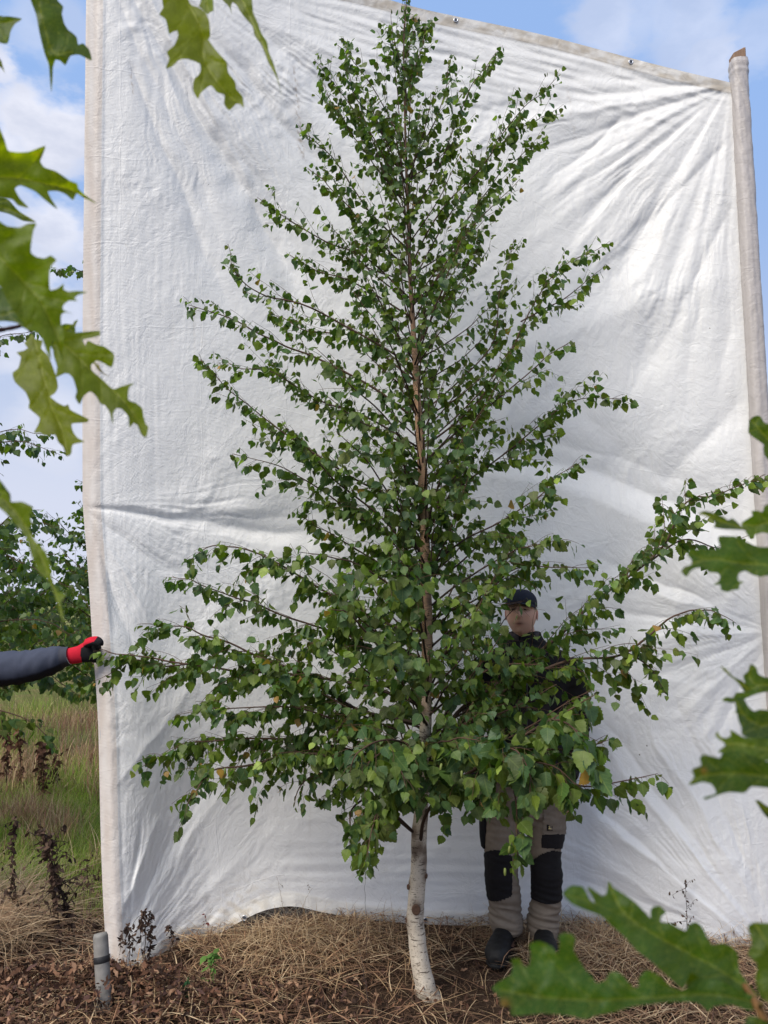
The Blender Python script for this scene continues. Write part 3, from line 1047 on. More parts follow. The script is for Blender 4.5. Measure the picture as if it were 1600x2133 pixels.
class Birch:
    def __init__(s, seed, ylimit=None):
        s.rs = np.random.RandomState(seed)
        s.leaves = []      # (M, p, size, variant)
        s.branches = []    # MB
        s.ylimit = ylimit
        s.dense = 1.0
        s.size = 1.0

    def clampy(s, P):
        if s.ylimit is None:
            return P
        P = np.array(P, float)
        for q_ in P.reshape(-1, 3):
            u, v, _ = proj(q_)
            lim = s.ylimit(u, v)
            if q_[1] > lim:
                q_[1] = lim
        return P

    def put_leaf(s, p, along, outward, L):
        rs = s.rs
        M, p = leaf_pose(rs, p, along, outward, L)
        tipp = p + M[:, 1] * 1.3
        if s.ylimit is not None:
            u, v, _ = proj(tipp)
            lim = s.ylimit(u, v) + .05
            if tipp[1] > lim:
                p = p - np.array([0, tipp[1] - lim, 0])
        v = rs.randint(0, 11) if rs.rand() > .04 else (11 if rs.rand() < .86 else len(GREENS) - 1)
        if s.ylimit is not None and p[1] < 3.6:
            u, w_, _ = proj(p + M[:, 1] * .6)
            tx_ = trunk_pt(w_)[0]
            if abs(u - tx_) < 15 and (640 < w_ < 1010 or 1255 < w_ < 1660) and rs.rand() < .62:
                return
        # his face looks out through a gap in the leaves
        if s.ylimit is not None:
            cm = p + M[:, 1] * .6
            u, w_, _ = proj(cm)
            if ((u - 1088) / 40) ** 2 + ((w_ - 1290) / 46) ** 2 < 1 and rs.rand() < .93:
                return
            if w_ > 1700 and 990 < u < 1190 and not (1050 < u < 1110):
                return
        s.leaves.append((M, p, L, v))

    def shoot(s, mb, P, r0, r1, col, k=4):
        rad = np.linspace(r0, r1, len(P))
        mb.tube(P, rad, k, col, cap=False)

    def branch(s, pts, r0, leaf=(.045, .065), twig_len=.30, bare=.25, spacing=.062, droop=.0, col=(.045, .030, .022), tipcol=(.10, .055, .035), leafy=True):
        """one limb with side twigs; pts world control points"""
        rs = s.rs
        pts = np.array(pts, float)
        L = np.linalg.norm(np.diff(pts, axis=0), axis=1).sum()
        n = max(10, int(L / .035))
        P = catmull(pts, n)
        P = s.clampy(P)
        wob = np.stack([vnoise1(np.arange(n) * .30 + 7 * rs.rand() * 50, 3 + k) for k in range(3)], -1)
        P = P + wob * .010 * np.linspace(0, 1, n)[:, None]
        mb = MB()
        f = np.linspace(0, 1, n)[:, None]
        cc = np.array(col) * (1 - f) + np.array(tipcol) * f
        rad = r0 * (1 - f[:, 0]) ** .8 * .88 + .0011
        mb.tube(P, rad, 6, cc, cap=True)
        T = np.gradient(P, axis=0)
        T /= np.linalg.norm(T, axis=1)[:, None] + 1e-9
        seg = np.linalg.norm(np.diff(P, axis=0), axis=1)
        cum = np.concatenate([[0], np.cumsum(seg)])
        L = cum[-1]
        axis_h = np.array([0, 0, 1.0])
        d = L * bare
        sidef = rs.choice([-1, 1])
        center = P[0]
        while d < L * .985:
            i = min(np.searchsorted(cum, d), n - 1)
            p, t = P[i], T[i]
            rem = L - d
            tl = min(twig_len, .05 + .42 * rem) * rs.uniform(.55, 1.15)
            outw = nrm((p - center) * np.array([1, 1, 0]) + 1e-6)
            if tl > .055:
                # side twig
                sidev = nrm(np.cross(t, axis_h) + 1e-6)
                up = np.cross(sidev, t)
                ang = rs.uniform(-1.0, 1.0)
                lat = sidev * sidef * math.cos(ang) + up * math.sin(ang)
                a = rs.uniform(.55, .95)
                dirt_ = nrm(t * math.cos(a) + lat * math.sin(a) + axis_h * .12)
                m = max(4, int(tl / .03))
                q0 = p
                Q = [q0]
                dv = dirt_.copy()
                for _ in range(m):
                    dv = nrm(dv + rs.normal(size=3) * .09 + t * .05 + axis_h * (.05 - droop * .16))
                    Q.append(Q[-1] + dv * tl / m)
                Q = s.clampy(np.array(Q))
                s.shoot(mb, Q, max(.0010, r0 * .22 * (tl / twig_len) ** .5), .0007, tipcol)
                # leaves along the twig
                qd = .02
                cq = np.concatenate([[0], np.cumsum(np.linalg.norm(np.diff(Q, axis=0), axis=1))])
                while qd < cq[-1]:
                    qq = np.array([np.interp(qd, cq, Q[:, k]) for k in range(3)])
                    j = min(np.searchsorted(cq, qd), len(Q) - 1)
                    al = nrm(Q[j] - Q[j - 1])
                    fr = qd / cq[-1]
                    if leafy:
                        sz = rs.uniform(*leaf) * (1 - .35 * fr ** 2) * s.size * rs.choice([.62, .8, .95, 1.0, 1.08, 1.18])
                        s.put_leaf(qq, al, outw, sz)
                        if rs.rand() < .22:
                            s.put_leaf(qq, al, outw, sz * .8)
                    # a twiglet
                    if tl > .2 and rs.rand() < .20:
                        dv2 = nrm(al + rnd_unit(rs) * .8)
                        Q2 = s.clampy(np.array([qq + dv2 * .03 * e for e in range(4)]))
                        s.shoot(mb, Q2, .0009, .0006, tipcol, 3)
                        for e in (1, 2, 3):
                            s.put_leaf(Q2[e], dv2, outw, rs.uniform(*leaf) * .75 * s.size)
                    qd += rs.uniform(.020, .034) / s.dense
                if leafy:
                    s.put_leaf(Q[-1], nrm(Q[-1] - Q[-2]), outw, rs.uniform(*leaf) * .6 * s.size)
            if leafy and rem < L * .72:
                s.put_leaf(p, t, outw, rs.uniform(*leaf) * min(1, .45 + rem * 2.2) * s.size)
            sidef = -sidef
            d += spacing * rs.uniform(.65, 1.35) / s.dense * (.62 if rem < .22 else 1)
        s.put_leaf(P[-1], T[-1], nrm(T[-1]), rs.uniform(*leaf) * .5 * s.size)
        s.branches.append(mb)
        return P

    def finish(s, root, n_single=300, low=False):
        off = np.array(root.location)
        for mb in s.branches:
            mb.v = [v - off for v in mb.v]
            mb.build('branch', M_TWIG, root)
        # 300 leaves that show largest stand alone, the rest in one part
        sc = []
        for i, (M, p, L, v) in enumerate(s.leaves):
            u, w, d = proj(p)
            vis = -50 < u < 1650 and -50 < w < 2180 and d > .1
            face = abs(np.dot(nrm(M[:, 2]), nrm(p - np.array([0, 0, CAMH]))))
            sc.append(((L / d) ** 2 * (face + .05) if vis else 0) * (1.3 if p[1] < 3.2 else 1))
        order = np.argsort(sc)[::-1]
        single = set(order[:n_single].tolist()) if n_single else set()
        single = {i for i in single if sc[i] > 0}
        mb = MB()
        bank = LOW if low else VAR
        for i, (M, p, L, v) in enumerate(s.leaves):
            if i in single:
                o = bpy.data.objects.new('leaf', VAR[v][5])
                COL.objects.link(o)
                o.parent = root
                m4 = Matrix.Identity(4)
                for a in range(3):
                    for b in range(3):
                        m4[a][b] = M[a, b]
                    m4[a][3] = p[a] - off[a]
                o.matrix_local = m4
            else:
                V, F3, F4, C, UV = bank[v][:5]
                cv = s.rs.uniform(.82, 1.2)
                mb.add(V @ M.T + p - off, F3, F4, C * cv, UV)
        fo = mb.build('foliage', M_LEAF, root)
        fo['kind'] = 'stuff'
        return fo


# ------------------------------------------------------------------ the young birch in front of the tarpaulin
TRUNK = [(893, 2088, 3.54, 32.0), (888, 2070, 3.55, 24.0), (885, 2052, 3.55, 21.0), (880, 2030, 3.55, 19.8), (872, 1985, 3.56, 18.8), (867, 1940, 3.57, 17.8), (866, 1890, 3.57, 17.4),
         (871, 1811, 3.58, 16.6), (874, 1741, 3.58, 15.6), (879, 1680, 3.58, 14.4), (883, 1600, 3.59, 13.2), (887, 1500, 3.59, 12.4), (889, 1400, 3.60, 11.8),
         (890, 1300, 3.60, 11.2), (887, 1200, 3.60, 10.6), (885, 1100, 3.61, 10.0), (881, 1000, 3.61, 9.2), (874, 900, 3.62, 8.4), (867, 800, 3.62, 7.2),
         (861, 700, 3.63, 5.6), (856, 600, 3.63, 4.6), (851, 480, 3.64, 3.6), (847, 350, 3.65, 2.8), (843, 200, 3.66, 2.0), (841, 100, 3.66, 1.4), (847, -14, 3.66, .9)]


def tree_y(u, v):
    lim = tarp_y(min(max(u, 190), 1520), v) - .10
    # the man stands behind the tree
    if 960 < u < 1240 and v > 1200:
        lim = min(lim, 3.76)
    return lim


birch = empty('young_birch', at(892, 2084, 3.54))
birch.location.z = 0.0
tag(birch, 'tall slender young birch with white lower trunk and dense green crown before the tarpaulin', 'tree')
boff = np.array(birch.location)
Pt = np.array([at(a, b, c) for a, b, c, d in TRUNK])
rt = []
for (a, b, c, d) in TRUNK:
    dd = proj(at(a, b, c))[2]
    rt.append(d / 1600 * dd)
n = 260
Pc = catmull(Pt, n)
rc_ = np.interp(np.linspace(0, len(rt) - 1, n), range(len(rt)), rt)
Pc[:, 0] += .0025 * vnoise1(np.arange(n) * .16, 9)
# bark: white at the foot, pale brown higher, dark reddish at the leader
zc = Pc[:, 2]
k = 28
T3, U3, V3 = frames(Pc)
an = np.arange(k) * 2 * math.pi / k
bumpr = 1 + .05 * gnoise2(np.cos(an)[None] * 1.2 + 0 * zc[:, None], zc[:, None] * 7 + np.sin(an)[None], 91) + .02 * gnoise2(an[None] * 3, zc[:, None] * 30, 92)
knots = []
for (px, py, hx, amp) in ((866, 1884, 0, .06), (852, 1843, -1, .16), (885, 1822, .9, .12), (847, 1917, -1, .14), (862, 1733, -.8, .2), (874, 1764, .1, .10), (868, 1772, -.6, .06), (882, 1770, .7, .08), (878, 1790, .8, .05), (888, 1540, .2, .1), (884, 1690, .3, .08), (880, 1702, .8, .08), (886, 1420, 0, .06), (872, 880, 0, .1), (884, 1250, .5, .08), (889, 1480, -.5, .08)):
    zk = at(px, py, 3.57).z
    ak = np.array([hx, -math.sqrt(max(0, 1 - hx * hx)), 0])
    knots.append((zk, ak, amp))
nor = np.cos(an)[None, :, None] * U3[:, None] + np.sin(an)[None, :, None] * V3[:, None]
kn = np.zeros((n, k))
for zk, ak, amp in knots:
    dz = (zc[:, None] - zk) / .026
    da = 1 - nor @ ak
    gsn = np.exp(-dz ** 2) * np.exp(-da / .16)
    bumpr += amp * gsn
    kn = np.maximum(kn, gsn)
ringv = Pc[:, None] + rc_[:, None, None] * bumpr[..., None] * nor - boff
whitebark = np.array([.60, .53, .43])
tan = np.array([.55, .33, .20])
red = np.array([.15, .085, .055])
f1 = sstep(1.05, 1.45, zc)[:, None, None]
f2 = sstep(2.75, 3.35, zc)[:, None, None]
bc = whitebark * (1 - f1) + tan * f1
bc = bc * (1 - f2) + red * f2
bc = np.broadcast_to(bc, (n, k, 3)).copy()
nz = gnoise2(an[None] * 1.5, zc[:, None] * 3.0, 93)
bc *= (1 + .14 * nz)[..., None]
dark = np.clip(kn * 1.5, 0, 1)[..., None]
bc = bc * (1 - .8 * dark) + np.array([.10, .06, .04]) * .8 * dark
foot = sstep(.07, .0, zc)[:, None, None]
bc = bc * (1 - .5 * foot) + np.array([.20, .15, .10]) * .5 * foot
i_, j_ = np.meshgrid(np.arange(n - 1), np.arange(k), indexing='ij')
a_ = (i_ * k + j_).ravel()
b_ = (i_ * k + (j_ + 1) % k).ravel()
link('trunk', mesh_np('trunk', ringv.reshape(-1, 3), np.stack([a_, b_, b_ + k, a_ + k], -1), col=bc.reshape(-1, 3), mat=M_BARK), birch)


def trunk_pt(py):
    b = [t[1] for t in TRUNK][::-1]
    a = [t[0] for t in TRUNK][::-1]
    c = [t[2] for t in TRUNK][::-1]
    return np.interp(py, b, a), np.interp(py, b, c)


# pruning scars on the trunk
for (px, py, r_, dx) in ((867, 1888, 8.5, 0.0), (884.5, 1822, 4.5, .90), (853, 1846, 4.5, -.97), (848.5, 1915, 4.5, -.99)):
    tx, ty = trunk_pt(py)
    c = np.array(at(tx, py, ty)) - boff
    rr = np.interp(c[2], zc, rc_)
    nd = np.array([dx, -math.sqrt(1 - dx * dx), 0])
    rw = r_ / 1600 * 3.5
    sx = np.cross(nd, (0, 0, 1))
    mb = MB()
    rings = []
    for (dep, fr) in ((.0, 1.15), (.006, 1.12), (.010, .92), (.0085, .72), (.007, .4), (.009, .12)):
        rings.append((c + nd * (rr * .97 + dep), sx * rw * fr * .92, np.array([0, 0, 1.0]) * rw * fr * 1.08))
    mb.loft(rings, 16, (.115, .065, .042))
    mb.build('pruning_scar', M_TWIG, birch)

B = Birch(11, tree_y)
LIMBS = [
    # left side, top to bottom: tip depth offset, photo pixels trunk to tip
    (-.05, .0030, [(845, 330), (810, 240), (750, 150), (702, 95)]),
    (.10, .0030, [(846, 380), (790, 270), (735, 190), (722, 92)]),
    (.00, .0030, [(846, 420), (780, 290), (710, 190), (657, 124)]),
    (.15, .0032, [(848, 430), (770, 330), (705, 240), (668, 168)]),
    (-.15, .0035, [(850, 520), (770, 420), (690, 330), (628, 278)]),
    (.15, .004, [(851, 560), (780, 470), (700, 400), (640, 350)]),
    (-.10, .0042, [(852, 620), (770, 545), (680, 490), (600, 440), (541, 412)]),
    (.20, .0045, [(855, 660), (760, 600), (680, 560), (600, 530)]),
    (-.15, .0050, [(858, 760), (740, 700), (630, 640), (545, 610), (500, 565), (472, 512)]),
    (.20, .0050, [(860, 790), (740, 720), (640, 680), (560, 650)]),
    (-.25, .0060, [(862, 870), (760, 800), (650, 740), (560, 700), (470, 668), (394, 634)]),
    (.15, .0050, [(868, 930), (760, 880), (660, 820), (560, 780), (500, 762), (455, 745)]),
    (-.10, .0055, [(880, 1060), (760, 1010), (650, 950), (560, 880), (487, 812), (421, 744)]),
    (.10, .0060, [(882, 1150), (780, 1090), (680, 1030), (590, 975), (487, 944)]),
    (.20, .0055, [(886, 1230), (780, 1170), (690, 1110), (620, 1070)]),
    (-.30, .0055, [(884, 1200), (800, 1100), (700, 1000), (640, 930), (590, 880)]),
    (.00, .0075, [(888, 1330), (780, 1290), (660, 1220), (540, 1145), (450, 1130), (394, 1165)]),
    (.10, .0070, [(889, 1380), (780, 1345), (660, 1300), (540, 1250), (430, 1205), (357, 1196)]),
    (-.20, .0080, [(888, 1470), (760, 1440), (620, 1390), (480, 1335), (370, 1300), (284, 1302)]),
    (.05, .0085, [(888, 1510), (760, 1480), (620, 1425), (480, 1385), (340, 1370), (250, 1366), (206, 1353)]),
    (.02, .0040, [(430, 1378), (340, 1385), (270, 1390), (214, 1411)]),
    (-.30, .0060, [(886, 1560), (780, 1535), (640, 1490), (500, 1462), (385, 1485)]),
    (.05, .0075, [(884, 1600), (760, 1570), (640, 1545), (520, 1548), (400, 1560), (284, 1606)]),
    (-.35, .0070, [(884, 1640), (760, 1600), (640, 1575), (520, 1580), (440, 1600), (402, 1650), (388, 1700)]),
    (-.20, .0060, [(884, 1660), (780, 1620), (700, 1610), (640, 1640), (615, 1680)]),
    (-.10, .0085, [(862, 1734), (815, 1698), (770, 1655), (720, 1635), (670, 1660)]),
    (-.25, .0050, [(815, 1698), (795, 1700), (772, 1735), (762, 1790)]),
    (-.10, .0050, [(770, 1655), (740, 1700), (735, 1760)]),
    # right side
    (.05, .0028, [(845, 250), (862, 170), (878, 100), (891, 46)]),
    (-.08, .0028, [(845, 240), (835, 160), (822, 90), (812, 25)]),
    (.10, .0028, [(845, 200), (850, 130), (860, 80), (872, 35)]),
    (.00, .0030, [(846, 360), (890, 260), (925, 180), (942, 112)]),
    (.15, .0034, [(850, 460), (900, 350), (960, 250), (1000, 170), (1031, 104)]),
    (-.05, .0036, [(852, 560), (920, 440), (1000, 330), (1080, 230), (1166, 157)]),
    (.10, .0036, [(853, 600), (930, 470), (1010, 355), (1090, 275), (1170, 235)]),
    (.20, .0036, [(855, 640), (940, 520), (1020, 410), (1080, 330), (1140, 290)]),
    (-.20, .0036, [(856, 680), (930, 570), (1010, 460), (1085, 376)]),
    (.10, .0040, [(862, 740), (920, 620), (980, 520), (1010, 470)]),
    (.20, .0044, [(868, 870), (950, 790), (1020, 700), (1050, 600), (1070, 500)]),
    (.05, .0052, [(872, 940), (960, 850), (1040, 760), (1100, 650), (1160, 570), (1256, 514)]),
    (.05, .0034, [(1085, 670), (1170, 615), (1240, 568)]),
    (-.15, .0050, [(876, 970), (960, 890), (1040, 820), (1120, 765), (1190, 716)]),
    (.10, .0055, [(884, 1090), (960, 1015), (1040, 950), (1110, 890), (1200, 842), (1310, 830)]),
    (.10, .0034, [(1050, 945), (1100, 910), (1155, 905)]),
    (-.05, .0050, [(886, 1190), (960, 1140), (1040, 1085), (1120, 1035), (1155, 1000), (1218, 960)]),
    (-.25, .0050, [(888, 1270), (960, 1220), (1040, 1175), (1110, 1130), (1180, 1125)]),
    (.15, .0048, [(886, 1230), (960, 1160), (1050, 1100), (1150, 1060)]),
    (.05, .0110, [(889, 1580), (960, 1480), (1050, 1405), (1150, 1320), (1250, 1238), (1370, 1155), (1430, 1060), (1500, 1015), (1592, 988)]),
    (.15, .0045, [(1360, 1165), (1430, 1138), (1500, 1125), (1560, 1118)]),
    (-.15, .0095, [(888, 1630), (980, 1510), (1080, 1425), (1200, 1385), (1300, 1348), (1400, 1295), (1470, 1262), (1532, 1302)]),
    (-.10, .0045, [(1290, 1350), (1345, 1395), (1386, 1450)]),
    (-.20, .0060, [(888, 1560), (960, 1450), (1040, 1400), (1130, 1385)]),
    (-.10, .0055, [(889, 1400), (950, 1320), (1020, 1250), (1080, 1200), (1150, 1190), (1230, 1180)]),
]
JR = np.random.RandomState(8)
for (dy, r0, pl_) in LIMBS:
    n_ = len(pl_)
    on_trunk = abs(pl_[0][0] - trunk_pt(pl_[0][1])[0]) < 45
    y0 = trunk_pt(pl_[0][1])[1] if on_trunk else 3.60 + dy * .6
    pts = []
    for i, (px, py) in enumerate(pl_):
        f = i / (n_ - 1)
        y = y0 + dy * f
        if 0 < i < n_ - 1:
            px, py = px + JR.uniform(-10, 10), py + JR.uniform(-16, 16)
        pts.append(at(px, py, y))
    zt_ = pts[-1].z
    high = sstep(1.6, 3.6, np.array(zt_))
    B.dense = 1.0
    B.branch(pts, r0, leaf=(.046 - .010 * high, .066 - .017 * high), twig_len=.36 - .15 * high, bare=.12 if len(pl_) > 3 else .02,
             spacing=.060 - .006 * high, droop=float(1.3 * (1 - high)) - .2, col=(.050, .034, .026) if zt_ < 3 else (.085, .050, .034))

# limbs that come towards the camera, their leaves show largest
FRONT = [
    (.0085, [(876, 1752, 3.56), (886, 1700, 3.45), (930, 1640, 3.25), (1010, 1590, 3.0), (1100, 1530, 2.85), (1190, 1480, 2.75), (1246, 1445, 2.7)], (.055, .078)),
    (.0045, [(1060, 1560, 2.95), (1140, 1560, 2.85), (1210, 1560, 2.78), (1272, 1540, 2.75)], (.055, .080)),
    (.0045, [(1040, 1575, 3.0), (1130, 1610, 2.95), (1210, 1640, 2.95), (1290, 1632, 3.0), (1368, 1616, 3.05)], (.050, .070)),
    (.0045, [(1020, 1585, 3.0), (1090, 1580, 2.85), (1160, 1600, 2.75), (1215, 1650, 2.7)], (.070, .092)),
    (.0045, [(1100, 1530, 2.85), (1150, 1500, 2.72), (1200, 1520, 2.65), (1240, 1590, 2.62)], (.072, .095)),
    (.0045, [(1000, 1590, 3.0), (1040, 1560, 2.85), (1080, 1570, 2.75), (1110, 1640, 2.7)], (.070, .092)),
    (.0045, [(930, 1640, 3.25), (960, 1580, 3.0), (1010, 1560, 2.85), (1050, 1590, 2.8)], (.062, .085)),
    (.0045, [(887, 1600, 3.56), (850, 1580, 3.2), (830, 1590, 2.95), (850, 1640, 2.85)], (.065, .085)),
    (.0045, [(887, 1600, 3.56), (830, 1560, 3.2), (780, 1580, 2.95), (760, 1620, 2.9)], (.065, .085)),
    (.0055, [(862, 1734, 3.56), (815, 1690, 3.45), (790, 1680, 3.35), (770, 1740, 3.3), (768, 1800, 3.3)], (.062, .085)),
    (.0040, [(1040, 1575, 2.95), (1068, 1640, 2.9), (1076, 1710, 2.88), (1082, 1780, 2.88)], (.055, .078)),
    (.0050, [(888, 1690, 3.55), (930, 1650, 3.4), (965, 1625, 3.3), (1000, 1650, 3.2), (990, 1700, 3.15)], (.050, .070)),
    (.0060, [(889, 1510, 3.56), (850, 1440, 3.3), (790, 1350, 3.05), (730, 1280, 2.9), (690, 1270, 2.85)], (.052, .074)),
    (.0060, [(887, 1610, 3.56), (860, 1560, 3.3), (810, 1540, 3.05), (750, 1560, 2.9), (722, 1610, 2.88)], (.052, .076)),
    (.0050, [(889, 1380, 3.56), (870, 1270, 3.3), (845, 1190, 3.05), (830, 1140, 2.95)], (.052, .072)),
    (.0055, [(888, 1620, 3.56), (905, 1560, 3.25), (940, 1540, 3.0), (1000, 1545, 2.85)], (.052, .074)),
    (.0055, [(889, 1450, 3.56), (930, 1360, 3.3), (980, 1290, 3.1), (1010, 1240, 3.0)], (.048, .066)),
    (.0050, [(887, 1180, 3.58), (830, 1060, 3.35), (760, 960, 3.2), (700, 900, 3.1)], (.046, .064)),
    (.0050, [(885, 1120, 3.58), (910, 1020, 3.35), (950, 940, 3.2), (980, 880, 3.15)], (.044, .062)),
    (.0045, [(878, 980, 3.6), (810, 880, 3.35), (730, 800, 3.25), (660, 730, 3.2)], (.044, .060)),
    (.0045, [(870, 860, 3.6), (830, 760, 3.4), (790, 680, 3.3), (740, 610, 3.25)], (.040, .056)),
    (.0040, [(864, 760, 3.6), (900, 660, 3.4), (930, 580, 3.3), (960, 520, 3.3)], (.038, .052)),
    (.0045, [(888, 1290, 3.58), (800, 1210, 3.3), (700, 1160, 3.1), (620, 1150, 3.0)], (.048, .066)),
]
for r0, pl_, lf in FRONT:
    B.dense = .92
    B.branch([at(*q_) for q_ in pl_], r0, leaf=lf, twig_len=.24, bare=.10 if r0 < .0048 else .25, spacing=.062, droop=1.4)

# filling limbs all round the stem
ENV_Y = [0, 60, 150, 300, 420, 520, 640, 760, 900, 1050, 1150, 1250, 1350, 1450, 1550, 1650, 1720]
ENV_W = [.04, .13, .26, .34, .46, .52, .62, .66, .60, .48, .58, .78, .92, .92, .82, .60, .3]
rs = np.random.RandomState(5)
NF = 150
for i in range(NF):
    py0 = 1640 - (i / NF) ** 1.05 * 1330 + rs.uniform(-15, 15)
    tx, ty = trunk_pt(py0)
    p0 = np.array(at(tx, py0, ty))
    rise = rs.uniform(90, 220)
    w = np.interp(py0 - rise, ENV_Y, ENV_W) * rs.choice([.3, .45, .6, .75, .9]) * rs.uniform(.85, 1.1)
    phi = i * 2.39996 + rs.uniform(-.3, .3)
    dx, dyy = math.cos(phi), math.sin(phi)
    wx_ = w * dx * .85
    wy_ = w * dyy * (.55 if dyy > 0 else .8)
    zt2 = at(tx, py0 - rise, ty).z
    p1 = np.array([p0[0] + wx_ * .55, p0[1] + wy_ * .55, p0[2] + (zt2 - p0[2]) * .45])
    p2 = np.array([p0[0] + wx_, p0[1] + wy_, zt2])
    hi = float(sstep(1.6, 3.6, np.array(zt2)))
    if zt2 > 3.6 and rs.rand() < .25:
        continue
    B.dense = .74
    B.branch([p0, p1, p2], .0055 - .0025 * hi, leaf=(.044 - .009 * hi, .062 - .015 * hi), twig_len=.26 - .12 * hi, bare=.22, spacing=.064 - .006 * hi,
             droop=float(1 - hi), col=(.050, .034, .026))
# leader
B.branch([at(843, 170, 3.66), at(822, 110, 3.64), at(806, 60, 3.62)], .0014, leaf=(.030, .042), twig_len=.09, bare=.1, spacing=.04)
B.branch([at(842, 190, 3.66), at(860, 130, 3.68), at(884, 75, 3.7)], .0014, leaf=(.030, .042), twig_len=.09, bare=.1, spacing=.04)
B.branch([at(841, 140, 3.66), at(842, 60, 3.66), at(848, -18, 3.66)], .0018, leaf=(.030, .042), twig_len=.10, bare=.0, spacing=.034)
print('main birch leaves', len(B.leaves))
B.finish(birch, 300)

# catkins
rs = np.random.RandomState(77)
mbk = MB()
Pk = np.array([(0, 0, 0), (0, 0, -.1), (0, 0, -.5), (0, 0, -.9), (0, 0, -1.0)])
mbk.tube(Pk * .026, np.array([.06, .17, .20, .15, .05]) * .026, 8, (.22, .26, .07))
ck_me = mbk.mesh('catkin', M_LEAF)
for i, (px, py, Y) in enumerate([(718, 1090, 3.1), (757, 1262, 2.95), (920, 1590, 2.9), (962, 1605, 2.85), (1052, 1808, 2.86), (1062, 1762, 2.86), (820, 1010, 3.15),
                                  (468, 1600, 3.3), (1010, 1330, 3.0), (1085, 1490, 2.85), (880, 1545, 2.95), (700, 1340, 3.0)]):
    o = link('catkin', ck_me, birch)
    o.location = np.array(at(px, py, Y)) - boff
    o.rotation_euler = (rs.uniform(-.4, .4), rs.uniform(-.4, .4), 0)

# ------------------------------------------------------------------ nursery birches behind, seen past the cloth
def nursery_birch(loc, h, w, nb, seed, label, n_single, extra=(), low=True, dense=.8):
    root = empty('nursery_birch', loc)
    tag(root, label, 'tree', 'young birches growing in the nursery field behind the tarpaulin')
    T = Birch(seed)
    T.dense = dense
    x0, y0, _ = loc
    rs = np.random.RandomState(seed)
    tp = [(x0, y0, -.02), (x0 + rs.uniform(-.05, .05), y0, h * .35), (x0 + rs.uniform(-.08, .08), y0, h * .7), (x0 + rs.uniform(-.1, .1), y0, h)]
    P = catmull(tp, 60)
    mb = MB()
    f = np.linspace(0, 1, 60)
    cc = np.where(f[:, None] < .35, np.array([[.42, .36, .30]]), np.array([[.12, .07, .05]]))
    mb.tube(P - np.array(loc), .045 * (1 - f) ** .9 + .003, 12, cc)
    mb.build('trunk', M_BARK, root)
    for i in range(nb):
        f0 = .16 + .78 * (i / nb) ** .9
        p0 = P[int(f0 * 59)]
        phi = i * 2.4 + rs.uniform(-.3, .3)
        r_ = w * (1 - f0) ** .75 * rs.uniform(.7, 1.1) + .12
        rise = h * .12 + r_ * .45
        d_ = np.array([math.cos(phi), math.sin(phi), 0])
        p1 = p0 + d_ * r_ * .5 + np.array([0, 0, rise * .5])
        p2 = p0 + d_ * r_ + np.array([0, 0, rise])
        T.branch([p0, p1, p2], .008 * (1 - f0) + .003, leaf=(.056, .076), twig_len=.36, bare=.2, spacing=.08, droop=.5)
    for pl_ in extra:
        T.branch([at(*q_) for q_ in pl_], .006, leaf=(.056, .076), twig_len=.30, bare=.05, spacing=.065, droop=.7)
    T.finish(root, n_single, low)
    print('nursery leaves', len(T.leaves))
    return root


nursery_birch((-3.75, 5.3, 0), 2.4, 1.7, 34, 101, 'bushy birch at the far left edge, nearest of those behind the arm in the sleeve', 200,
              extra=[[(-260, 1300, 5.3), (-80, 1180, 5.2), (60, 1090, 5.2), (150, 1120, 5.15)], [(-200, 1500, 5.2), (-40, 1440, 5.0), (100, 1350, 4.9), (190, 1300, 4.9)],
                     [(-200, 1480, 5.1), (-60, 1470, 4.9), (60, 1500, 4.8), (120, 1560, 4.75)], [(-240, 1050, 5.3), (-80, 950, 5.2), (40, 920, 5.1), (128, 950, 5.1)],
                     [(-240, 1100, 5.3), (-100, 980, 5.2), (0, 900, 5.2), (110, 905, 5.2)], [(-200, 1420, 5.2), (-20, 1380, 5.1), (90, 1400, 5.1), (165, 1450, 5.0)],
                     [(-240, 900, 5.4), (-120, 800, 5.3), (-20, 710, 5.3), (75, 690, 5.3)], [(-240, 1200, 5.4), (-60, 1140, 5.3), (60, 1180, 5.2), (160, 1230, 5.2)],
                     [(-200, 1300, 5.0), (-60, 1240, 4.8), (40, 1180, 4.7), (120, 1150, 4.7)], [(-200, 1350, 5.0), (-60, 1310, 4.9), (70, 1290, 4.8), (170, 1330, 4.8)],
                     [(-200, 1400, 5.6), (-20, 1290, 5.6), (100, 1230, 5.6), (175, 1180, 5.6)], [(-200, 1250, 4.8), (-60, 1150, 4.7), (30, 1070, 4.6), (90, 1065, 4.6)]])
nursery_birch((-2.0, 6.6, 0), 2.8, 1.35, 40, 202, 'open birch half hidden behind the left edge of the tarpaulin', 120,
              extra=[[(300, 700, 6.5), (230, 600, 6.5), (170, 565, 6.5), (112, 560, 6.5)], [(320, 1150, 6.4), (250, 1040, 6.4), (190, 1010, 6.4), (160, 1000, 6.4)],
                     [(320, 1350, 6.3), (240, 1250, 6.2), (150, 1190, 6.1), (70, 1180, 6.0)]])
nursery_birch((-4.75, 8.6, 0), 2.5, 1.9, 34, 303, 'hazier birch further back between the two nearer birches at left', 60, dense=.7)

